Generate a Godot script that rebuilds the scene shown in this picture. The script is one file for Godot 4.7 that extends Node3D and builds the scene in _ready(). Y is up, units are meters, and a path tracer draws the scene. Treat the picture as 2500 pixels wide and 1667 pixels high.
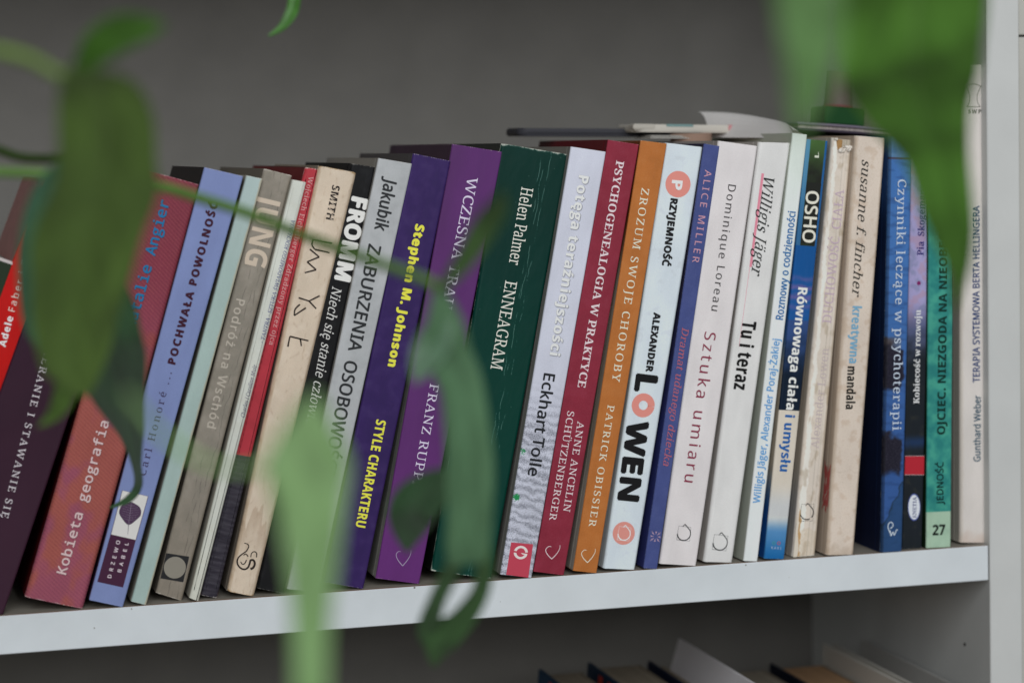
extends Node3D

# ---------------------------------------------------------------- tuning
const EXPO := 0.82            # light that a front-facing surface sends back per unit of base colour
const MM := 0.001
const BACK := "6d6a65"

const BOOKS := {
	"a": {"base": Vector3(-0.56209, 0.00285, -0.00400), "lean": 0.3763, "depth": 140, "quad": [Vector2(-12.84, -0.05), Vector2(12.84, 0.05), Vector2(-12.53, 175.81), Vector2(12.53, 176.18)],
		"text": [],
		"mark": {}},
	"b": {"base": Vector3(-0.54222, 0.00233, -0.00400), "lean": 0.3852, "depth": 150, "quad": [Vector2(-8.31, 0.31), Vector2(8.31, -0.31), Vector2(-7.77, 210.43), Vector2(7.77, 211.03)],
		"text": [["Adele ", "sansb", "e8e4e2", Vector2(2.18, 131.85), Vector2(0.88, 146.08), 2.99, ""],
			["Faber i E.", "sans", "d8c4b8", Vector2(0.58, 148.50), Vector2(-1.87, 174.36), 2.99, ""]],
		"mark": {}},
	"c": {"base": Vector3(-0.51329, 0.00700, -0.00176), "lean": 0.3689, "depth": 140, "quad": [Vector2(-17.54, 0.51), Vector2(17.54, -0.51), Vector2(-15.39, 185.11), Vector2(15.39, 186.33)],
		"text": [["UMIERANIE I STAWANIE SIĘ", "serif", "cfc6cc", Vector2(-4.89, 130.66), Vector2(2.33, 42.45), 3.19, ""]],
		"mark": {}},
	"d": {"base": Vector3(-0.47334, 0.00379, -0.00263), "lean": 0.3092, "depth": 135, "quad": [Vector2(-12.86, -0.34), Vector2(12.86, 0.34), Vector2(-12.22, 205.11), Vector2(12.22, 205.39)],
		"text": [["Natalie Angier", "mono", "0c6ea4", Vector2(1.62, 132.42), Vector2(1.09, 193.88), 4.74, "shadow"],
			["Kobieta geografia", "mono", "d0b4b4", Vector2(1.66, 14.12), Vector2(1.79, 87.73), 4.36, "shadow"]],
		"mark": {}},
	"e": {"base": Vector3(-0.44971, 0.00238, 0.00050), "lean": 0.3012, "depth": 125, "quad": [Vector2(-7.74, -0.12), Vector2(7.74, 0.12), Vector2(-9.00, 208.00), Vector2(9.00, 208.83)],
		"text": [["POCHWAŁA POWOLNOŚĆ", "sansx", "3c1428", Vector2(1.59, 115.82), Vector2(1.13, 193.38), 3.43, ""],
			["Carl Honoré ...", "serif", "3a2a4a", Vector2(1.98, 62.17), Vector2(1.20, 111.85), 3.24, ""],
			["DRZEWO", "sansm", "d8c8d0", Vector2(-0.93, 12.13), Vector2(-1.32, 29.98), 1.71, ""],
			["BABEL", "sansm", "d8c8d0", Vector2(2.85, 15.76), Vector2(2.72, 29.85), 1.71, ""]],
		"mark": {"panel": [Vector2(-6.64, 8.98), Vector2(5.64, 9.14), Vector2(-6.51, 31.97), Vector2(5.54, 32.15)], "plate": [Vector2(-6.31, 31.97), Vector2(5.56, 32.10), Vector2(-6.60, 53.06), Vector2(5.72, 53.24)], "seed": [Vector2(-0.37, 43.66), Vector2(0.36, 38.15), Vector2(1.25, 33.66)]}},
	"f": {"base": Vector3(-0.43451, 0.00120, -0.00074), "lean": 0.3003, "depth": 120, "quad": [Vector2(-3.26, 0.04), Vector2(3.26, -0.04), Vector2(-3.54, 206.39), Vector2(3.54, 206.79)],
		"text": [],
		"mark": {}},
	"g": {"base": Vector3(-0.41978, 0.00236, -0.00537), "lean": 0.2863, "depth": 148, "quad": [Vector2(-5.98, 0.49), Vector2(5.98, -0.49), Vector2(-6.35, 206.49), Vector2(6.35, 206.68)],
		"text": [["JUNG", "sansb", "c2b09c", Vector2(-5.74, 195.28), Vector2(-4.96, 160.85), 10.21, "flat"],
			["Podróż na Wschód", "sansm", "b0a698", Vector2(-4.16, 144.05), Vector2(-2.66, 82.05), 4.05, ""]],
		"mark": {"emblem": [Vector2(-6.10, 7.69), Vector2(4.80, 8.19), Vector2(-6.41, 19.92), Vector2(4.59, 20.63)]}},
	"h": {"base": Vector3(-0.40857, 0.00101, -0.00068), "lean": 0.2809, "depth": 115, "quad": [Vector2(-1.86, 0.30), Vector2(1.86, -0.30), Vector2(-2.92, 202.97), Vector2(2.92, 203.30)],
		"text": [["Charles i Caroline Muir", "serifi", "4a4868", Vector2(1.98, 88.81), Vector2(1.77, 114.03), 1.83, ""],
			["· TANTRA · SZTUKA ŚWIADOMEGO KOCHANIA", "serifi", "4a5088", Vector2(2.27, 124.99), Vector2(2.62, 184.50), 1.83, ""]],
		"mark": {}},
	"i": {"base": Vector3(-0.40095, 0.00108, -0.00496), "lean": 0.2715, "depth": 162, "quad": [Vector2(-3.48, -0.06), Vector2(3.48, 0.06), Vector2(-2.96, 208.21), Vector2(2.96, 208.70)],
		"text": [["Wojciech Eichelberger Zdradzony przez ojca", "serif", "d09a98", Vector2(-0.88, 204.50), Vector2(-0.56, 122.75), 2.23, ""]],
		"mark": {"split": [Vector2(-1.05, 68.97), Vector2(3.56, 69.77)]}},
	"j": {"base": Vector3(-0.38603, 0.00168, -0.00303), "lean": 0.2586, "depth": 130, "quad": [Vector2(-5.70, 0.02), Vector2(5.70, -0.02), Vector2(-8.38, 206.00), Vector2(8.38, 206.79)],
		"text": [["SMITH", "stencil", "2a2220", Vector2(-0.97, 198.58), Vector2(-0.48, 182.18), 3.68, ""]],
		"mark": {}},
	"k": {"base": Vector3(-0.37157, 0.00180, -0.00469), "lean": 0.2491, "depth": 125, "quad": [Vector2(-6.06, 0.11), Vector2(6.06, -0.11), Vector2(-5.59, 206.91), Vector2(5.59, 207.66)],
		"text": [["FROMM", "sansx", "d8d6d2", Vector2(-2.17, 191.59), Vector2(-2.05, 151.85), 7.39, "flat"],
			["Niech się stanie człowiek", "serifi", "c8c6c2", Vector2(-2.35, 148.15), Vector2(-0.71, 78.18), 4.67, "cond"]],
		"mark": {}},
	"l": {"base": Vector3(-0.35667, 0.00150, -0.00137), "lean": 0.2457, "depth": 134, "quad": [Vector2(-7.26, -0.48), Vector2(7.26, 0.48), Vector2(-7.98, 208.72), Vector2(7.98, 209.61)],
		"text": [["Jakubik", "hand", "2c2e30", Vector2(-3.30, 200.65), Vector2(-3.04, 175.55), 6.03, ""],
			["ZABURZENIA", "hand", "2c2e30", Vector2(-4.11, 168.09), Vector2(-3.13, 116.77), 6.03, ""],
			["OSOBOWOŚCI", "hand", "2c2e30", Vector2(-3.34, 111.75), Vector2(-2.64, 56.87), 6.03, ""]],
		"mark": {}},
	"m": {"base": Vector3(-0.33656, 0.00246, -0.00204), "lean": 0.2357, "depth": 130, "quad": [Vector2(-9.40, 0.07), Vector2(9.40, -0.07), Vector2(-9.02, 208.87), Vector2(9.02, 209.15)],
		"text": [["Stephen M. Johnson", "sansx", "e2d838", Vector2(-1.18, 176.25), Vector2(-0.64, 107.41), 4.20, ""],
			["STYLE CHARAKTERU", "sansb", "e2d838", Vector2(-0.79, 81.20), Vector2(-0.30, 28.98), 4.69, "cond"]],
		"mark": {}},
	"n": {"base": Vector3(-0.30982, 0.00233, -0.00447), "lean": 0.2142, "depth": 143, "quad": [Vector2(-10.65, -0.14), Vector2(10.65, 0.14), Vector2(-12.28, 211.62), Vector2(12.28, 212.57)],
		"text": [["WCZESNA TRAUMA", "serif", "cfc4dc", Vector2(-2.21, 197.95), Vector2(-3.39, 119.33), 5.11, ""],
			["FRANZ RUPPERT", "serif", "cfc4dc", Vector2(-1.87, 96.80), Vector2(-1.49, 35.26), 4.43, ""]],
		"mark": {"heart": [Vector2(-3.07, 12.60), Vector2(1.10, 7.67), Vector2(3.76, 15.88), Vector2(-1.08, 14.30)]}},
	"o": {"base": Vector3(-0.27795, 0.00311, -0.00471), "lean": 0.2024, "depth": 140, "quad": [Vector2(-14.70, -0.04), Vector2(14.70, 0.04), Vector2(-16.62, 209.21), Vector2(16.62, 209.90)],
		"text": [["Helen Palmer", "serif", "d6d4c8", Vector2(-3.62, 190.40), Vector2(-3.39, 152.74), 5.94, "cond"],
			["ENNEAGRAM", "serif", "d6d4c8", Vector2(-3.57, 144.63), Vector2(-3.45, 101.27), 5.94, "cond"]],
		"mark": {"ring": [Vector2(-5.06, 27.25), Vector2(4.33, 27.04), Vector2(-5.09, 36.09), Vector2(4.05, 35.86)]}},
	"p": {"base": Vector3(-0.25179, 0.00153, 0.00041), "lean": 0.1978, "depth": 130, "quad": [Vector2(-7.66, -0.18), Vector2(7.66, 0.18), Vector2(-8.66, 209.94), Vector2(8.66, 210.48)],
		"text": [["Potęga teraźniejszości", "sansb", "d8d8d6", Vector2(-2.65, 197.14), Vector2(-2.15, 109.03), 4.96, "soft"],
			["Eckhart Tolle", "sansm", "222428", Vector2(-3.30, 99.79), Vector2(-2.87, 49.63), 5.56, ""]],
		"mark": {"label": [Vector2(-5.21, 0.14), Vector2(6.16, 0.08), Vector2(-5.44, 16.06), Vector2(5.72, 16.58)]}},
	"q": {"base": Vector3(-0.23513, 0.00163, -0.00032), "lean": 0.2014, "depth": 125, "quad": [Vector2(-7.64, -0.10), Vector2(7.64, 0.10), Vector2(-7.79, 213.09), Vector2(7.79, 213.58)],
		"text": [["PSYCHOGENEALOGIA W PRAKTYCE", "serifb", "e0c8cc", Vector2(-2.10, 204.04), Vector2(-1.93, 92.32), 3.99, ""],
			["ANNE ANCELIN", "serif", "e0c8cc", Vector2(1.14, 75.88), Vector2(1.71, 31.12), 3.49, ""],
			["SCHÜTZENBERGER", "serif", "e0c8cc", Vector2(-4.78, 80.04), Vector2(-4.55, 26.03), 3.49, ""]],
		"mark": {"heart": [Vector2(-3.63, 11.28), Vector2(0.17, 7.21), Vector2(3.18, 14.49), Vector2(-1.07, 13.15)]}},
	"r": {"base": Vector3(-0.21692, 0.00121, 0.00050), "lean": 0.1874, "depth": 123, "quad": [Vector2(-5.88, -0.09), Vector2(5.88, 0.09), Vector2(-6.53, 212.58), Vector2(6.53, 213.23)],
		"text": [["ZROZUM SWOJE CHOROBY", "serif", "ecd8c0", Vector2(-2.51, 189.92), Vector2(-1.93, 94.61), 3.90, ""],
			["PATRICK OBISSIER", "serif", "ecd8c0", Vector2(-2.06, 82.81), Vector2(-1.91, 22.62), 3.50, ""]],
		"mark": {"heart": [Vector2(-3.30, 8.89), Vector2(0.47, 4.75), Vector2(3.35, 11.99), Vector2(-0.95, 10.70)]}},
	"s": {"base": Vector3(-0.19872, 0.00108, -0.00121), "lean": 0.1802, "depth": 140, "quad": [Vector2(-7.68, -0.50), Vector2(7.68, 0.50), Vector2(-9.15, 210.51), Vector2(9.15, 211.28)],
		"text": [["P", "sansb", "e2e6ea", Vector2(-3.71, 193.02), Vector2(-3.41, 188.45), 5.43, "flat"],
			["RZYJEMNOŚĆ", "sansx", "1c1c1e", Vector2(-2.88, 184.08), Vector2(-2.12, 151.07), 3.52, ""],
			["ALEXANDER", "sansx", "1c1c1e", Vector2(-2.56, 127.59), Vector2(-2.09, 98.43), 3.42, ""],
			["L", "sansx", "161618", Vector2(-6.37, 96.42), Vector2(-6.26, 88.59), 10.65, "flat"],
			["WEN", "sansx", "161618", Vector2(-7.23, 73.26), Vector2(-6.26, 34.30), 10.45, "flat"]],
		"mark": {"disc": [Vector2(-0.35, 191.44), Vector2(5.81, 192.39)], "donut": [Vector2(-0.72, 81.71), Vector2(5.11, 82.47)], "disc2": [Vector2(-0.60, 17.91), Vector2(5.08, 18.57)], "ring": [Vector2(-3.55, 14.35), Vector2(2.66, 14.29), Vector2(-3.40, 21.01), Vector2(2.76, 20.97)]}},
	"t": {"base": Vector3(-0.18314, 0.00058, 0.00050), "lean": 0.1707, "depth": 125, "quad": [Vector2(-3.30, -0.18), Vector2(3.30, 0.18), Vector2(-3.87, 210.78), Vector2(3.87, 210.72)],
		"text": [["ALICE MILLER", "sans", "c890a0", Vector2(-1.81, 198.24), Vector2(-1.60, 152.57), 3.53, ""],
			["Dramat udanego dziecka", "serifi", "b05a6a", Vector2(-1.74, 120.21), Vector2(-1.36, 51.45), 3.53, ""]],
		"mark": {"flake": [Vector2(0.13, 16.06), Vector2(2.71, 16.75)]}},
	"u": {"base": Vector3(-0.16856, 0.00134, -0.00012), "lean": 0.1678, "depth": 135, "quad": [Vector2(-9.18, -0.40), Vector2(9.18, 0.40), Vector2(-9.92, 210.10), Vector2(9.92, 210.45)],
		"text": [["Dominique Loreau", "sans", "3a3638", Vector2(-2.16, 189.72), Vector2(-1.74, 127.06), 4.04, "thin"],
			["Sztuka umiaru", "sans", "8a2c44", Vector2(-3.41, 116.38), Vector2(-3.10, 41.36), 5.86, "thin"]],
		"mark": {"ring": [Vector2(-2.63, 12.34), Vector2(4.13, 12.36), Vector2(-2.59, 19.28), Vector2(3.89, 19.28)]}},
	"v": {"base": Vector3(-0.14684, 0.00088, -0.00175), "lean": 0.1590, "depth": 140, "quad": [Vector2(-6.98, -0.43), Vector2(6.98, 0.43), Vector2(-7.73, 209.63), Vector2(7.73, 211.24)],
		"text": [["Willigis Jäger", "scripti", "181c1c", Vector2(-3.47, 194.60), Vector2(-3.31, 144.98), 5.69, ""],
			["Tu i teraz", "sansb", "141414", Vector2(-4.38, 121.10), Vector2(-4.36, 86.86), 7.31, "cond"]],
		"mark": {"stripe": [Vector2(-4.06, 147.86), Vector2(-4.28, 194.49)], "hair": [Vector2(-4.49, 107.98), Vector2(-4.47, 147.81)], "ring": [Vector2(-4.19, 6.19), Vector2(3.22, 6.19), Vector2(-4.08, 13.65), Vector2(3.15, 13.64)]}},
	"w": {"base": Vector3(-0.13014, 0.00053, -0.00046), "lean": 0.1381, "depth": 140, "quad": [Vector2(-3.38, -0.13), Vector2(3.38, 0.13), Vector2(-3.60, 214.11), Vector2(3.60, 214.23)],
		"text": [["Rozmowy o codzienności", "sansm", "1c68a8", Vector2(2.15, 121.63), Vector2(2.24, 175.54), 3.87, "cond"],
			["Willigis Jäger, Alexander Poraj-Żakiej", "sansm", "5c9ad2", Vector2(1.14, 29.36), Vector2(1.68, 111.78), 3.67, "cond"]],
		"mark": {}},
	"x": {"base": Vector3(-0.11734, 0.00070, -0.00114), "lean": 0.1241, "depth": 130, "quad": [Vector2(-5.04, -0.13), Vector2(5.04, 0.13), Vector2(-5.47, 210.20), Vector2(5.47, 210.39)],
		"text": [["1", "sans", "c8ccb8", Vector2(-0.67, 204.69), Vector2(-0.66, 201.57), 2.25, "flat"],
			["OSHO", "sansm", "d8d4c4", Vector2(-2.97, 184.63), Vector2(-2.53, 159.33), 6.54, "flat"],
			["Równowaga ciała", "sansb", "d8d8d4", Vector2(-2.12, 136.63), Vector2(-2.02, 75.36), 4.90, ""],
			["i umysłu", "sansb", "1c5ca8", Vector2(-2.09, 72.70), Vector2(-1.98, 44.31), 4.90, ""],
			["KAVI", "sans", "a8b8d0", Vector2(-2.27, 4.99), Vector2(2.96, 4.94), 1.23, ""]],
		"mark": {"dots": [Vector2(-1.13, 7.92), Vector2(1.52, 8.07)], "box": [Vector2(-3.05, 158.65), Vector2(4.36, 158.55), Vector2(-2.69, 189.07), Vector2(4.44, 189.00)], "levels": [Vector2(2.89, 159.44), Vector2(-4.63, 141.91), Vector2(-3.75, 126.29), Vector2(-1.97, 74.93), Vector2(0.97, 39.79), Vector2(1.12, 21.78)]}},
	"y": {"base": Vector3(-0.10018, 0.00027, -0.00430), "lean": 0.1122, "depth": 130, "quad": [Vector2(-5.60, -0.56), Vector2(5.60, 0.56), Vector2(-4.85, 210.90), Vector2(4.85, 210.95)],
		"text": [["DUCHOWOŚĆ  CIAŁA", "serif", "b8a0b0", Vector2(2.88, 118.27), Vector2(3.38, 185.47), 4.73, "thin"],
			["Alexander Lowen", "serif", "b8a8a8", Vector2(2.35, 54.96), Vector2(3.02, 105.61), 4.11, "thin"]],
		"mark": {"ring": [Vector2(-4.13, 17.73), Vector2(2.75, 18.17), Vector2(-3.87, 26.33), Vector2(2.72, 26.92)]}},
	"z": {"base": Vector3(-0.08240, 0.00056, 0.00014), "lean": 0.0905, "depth": 140, "quad": [Vector2(-6.87, -0.27), Vector2(6.87, 0.27), Vector2(-7.62, 210.68), Vector2(7.62, 210.70)],
		"text": [["susanne f. fincher", "scripti", "1c1e1c", Vector2(-3.75, 199.19), Vector2(-3.92, 131.41), 4.73, ""],
			["kreatywna", "sansb", "6aa0c0", Vector2(-3.06, 125.78), Vector2(-2.79, 97.15), 4.73, "cond"],
			["mandala", "sansb", "1a1a18", Vector2(-3.39, 95.41), Vector2(-2.82, 73.94), 4.73, "cond"]],
		"mark": {}},
	"A": {"base": Vector3(-0.05427, 0.00024, 0.00006), "lean": 0.0357, "depth": 140, "quad": [Vector2(-5.38, -0.15), Vector2(5.38, 0.15), Vector2(-5.88, 210.45), Vector2(5.88, 210.40)],
		"text": [["Czynniki leczące w psychoterapii", "serif", "bcc8d8", Vector2(-1.38, 188.51), Vector2(-1.21, 61.90), 4.55, "shadow"]],
		"mark": {"levels": [Vector2(1.44, 107.75), Vector2(2.03, 84.13), Vector2(2.64, 59.51), Vector2(-0.87, 40.03), Vector2(0.26, 199.79)]}},
	"B": {"base": Vector3(-0.04087, 0.00028, -0.00475), "lean": 0.0361, "depth": 125, "quad": [Vector2(-5.20, -0.26), Vector2(5.20, 0.26), Vector2(-5.15, 207.19), Vector2(5.15, 207.12)],
		"text": [["Pia  Skogemann", "serifb", "24206c", Vector2(2.26, 149.78), Vector2(2.89, 186.38), 3.54, ""],
			["Kobiecość w rozwoju", "serifb", "d8d8d8", Vector2(1.82, 74.43), Vector2(1.48, 122.14), 3.12, ""],
			["ENETIA", "serifb", "303878", Vector2(1.73, 15.90), Vector2(1.65, 26.63), 1.98, ""]],
		"mark": {"dot": [Vector2(0.12, 135.69), Vector2(1.32, 135.69)], "red": [Vector2(-5.19, 38.05), Vector2(5.50, 37.81), Vector2(-5.04, 47.70), Vector2(5.45, 47.49)], "oval": [Vector2(0.48, 21.30), Vector2(3.72, 21.22), Vector2(0.31, 27.88)]}},
	"C": {"base": Vector3(-0.02734, 0.00032, -0.00221), "lean": 0.0182, "depth": 130, "quad": [Vector2(-6.53, -0.00), Vector2(6.53, 0.00), Vector2(-6.50, 206.70), Vector2(6.50, 206.64)],
		"text": [["OJCIEC. NIEZGODA NA NIEOBECNOŚĆ", "sansb", "0c3028", Vector2(2.92, 58.15), Vector2(3.61, 179.20), 4.38, ""],
			["JEDNOŚĆ", "sansm", "04201e", Vector2(2.25, 22.10), Vector2(2.15, 44.02), 3.54, "thin"],
			["27", "sansb", "141c18", Vector2(-3.49, 6.53), Vector2(3.41, 6.50), 5.31, "up"]],
		"mark": {"level": [Vector2(-5.82, 18.69), Vector2(6.85, 18.13)]}},
	"D": {"base": Vector3(-0.00551, 0.00072, -0.00621), "lean": 0.0074, "depth": 160, "quad": [Vector2(-7.12, 0.47), Vector2(7.12, -0.47), Vector2(-6.67, 244.83), Vector2(6.67, 244.74)],
		"text": [["Gunthard Weber", "sansm", "2c5064", Vector2(3.26, 42.17), Vector2(3.48, 76.17), 3.66, ""],
			["TERAPIA SYSTEMOWA BERTA HELLINGERA", "sansm", "1c3870", Vector2(2.97, 83.07), Vector2(2.69, 173.23), 3.77, ""],
			["SWP", "sansb", "606058", Vector2(-3.57, 220.26), Vector2(3.73, 220.17), 1.99, "up"]],
		"mark": {}},
}
const STROKES := {
	"stroke": [[Vector2(5.06, 171.70), Vector2(-4.28, 171.27)],
		[Vector2(-4.28, 171.27), Vector2(-4.11, 168.65), Vector2(-2.31, 166.93)],
		[Vector2(-2.31, 166.93), Vector2(4.92, 166.98)],
		[Vector2(-4.68, 166.50), Vector2(0.54, 163.96)],
		[Vector2(0.54, 163.96), Vector2(-4.56, 160.41)],
		[Vector2(-4.56, 160.41), Vector2(0.48, 157.72)],
		[Vector2(0.48, 157.72), Vector2(-4.58, 155.14)],
		[Vector2(-4.73, 142.99), Vector2(0.49, 142.55)],
		[Vector2(4.90, 146.09), Vector2(0.49, 142.55)],
		[Vector2(0.49, 142.55), Vector2(4.65, 139.74)],
		[Vector2(-3.41, 140.09), Vector2(-5.13, 137.31), Vector2(-4.88, 134.34)],
		[Vector2(-0.27, 139.08), Vector2(-4.88, 134.34)],
		[Vector2(-4.53, 119.35), Vector2(-4.70, 124.27)],
		[Vector2(-4.70, 124.27), Vector2(4.49, 124.14)],
		[Vector2(0.38, 124.41), Vector2(1.72, 120.97)]],
	"curl": [[Vector2(-3.90, 24.09), Vector2(-2.32, 23.93), Vector2(-1.47, 22.85), Vector2(-2.09, 20.60), Vector2(-3.66, 18.87), Vector2(-5.02, 17.01), Vector2(-5.31, 15.17), Vector2(-4.54, 13.36), Vector2(-2.82, 12.09), Vector2(-0.82, 11.94), Vector2(0.48, 13.26), Vector2(0.78, 15.10), Vector2(0.94, 16.73), Vector2(2.35, 16.83), Vector2(3.25, 15.22), Vector2(2.79, 13.35), Vector2(1.71, 12.61)],
		[Vector2(0.62, 18.10), Vector2(0.57, 19.87), Vector2(1.56, 21.02), Vector2(2.93, 20.50), Vector2(3.30, 18.61)],
		[Vector2(-3.62, 15.14), Vector2(-2.57, 14.10), Vector2(-1.52, 14.66), Vector2(-1.09, 16.52)],
		[Vector2(-2.99, 18.29), Vector2(-2.12, 19.17), Vector2(-0.65, 18.21)]],
	"scrawl": [[Vector2(-0.56, 8.72), Vector2(-2.21, 11.91), Vector2(-2.10, 14.52), Vector2(-0.44, 15.16), Vector2(0.33, 13.41), Vector2(-1.20, 11.88)],
		[Vector2(-1.18, 11.09), Vector2(-0.66, 8.30), Vector2(0.41, 10.26), Vector2(1.13, 8.56), Vector2(2.19, 11.00), Vector2(3.03, 11.13)]],
	"vase": [[Vector2(3.73, 234.16), Vector2(1.56, 229.57), Vector2(1.85, 225.61), Vector2(3.30, 223.48)],
		[Vector2(-5.00, 234.25), Vector2(-2.84, 229.62), Vector2(-3.13, 225.66), Vector2(-4.57, 223.57)],
		[Vector2(-4.57, 223.57), Vector2(3.30, 223.48)],
		[Vector2(-5.00, 234.25), Vector2(-0.67, 235.19), Vector2(3.73, 233.83)]],
}

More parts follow.
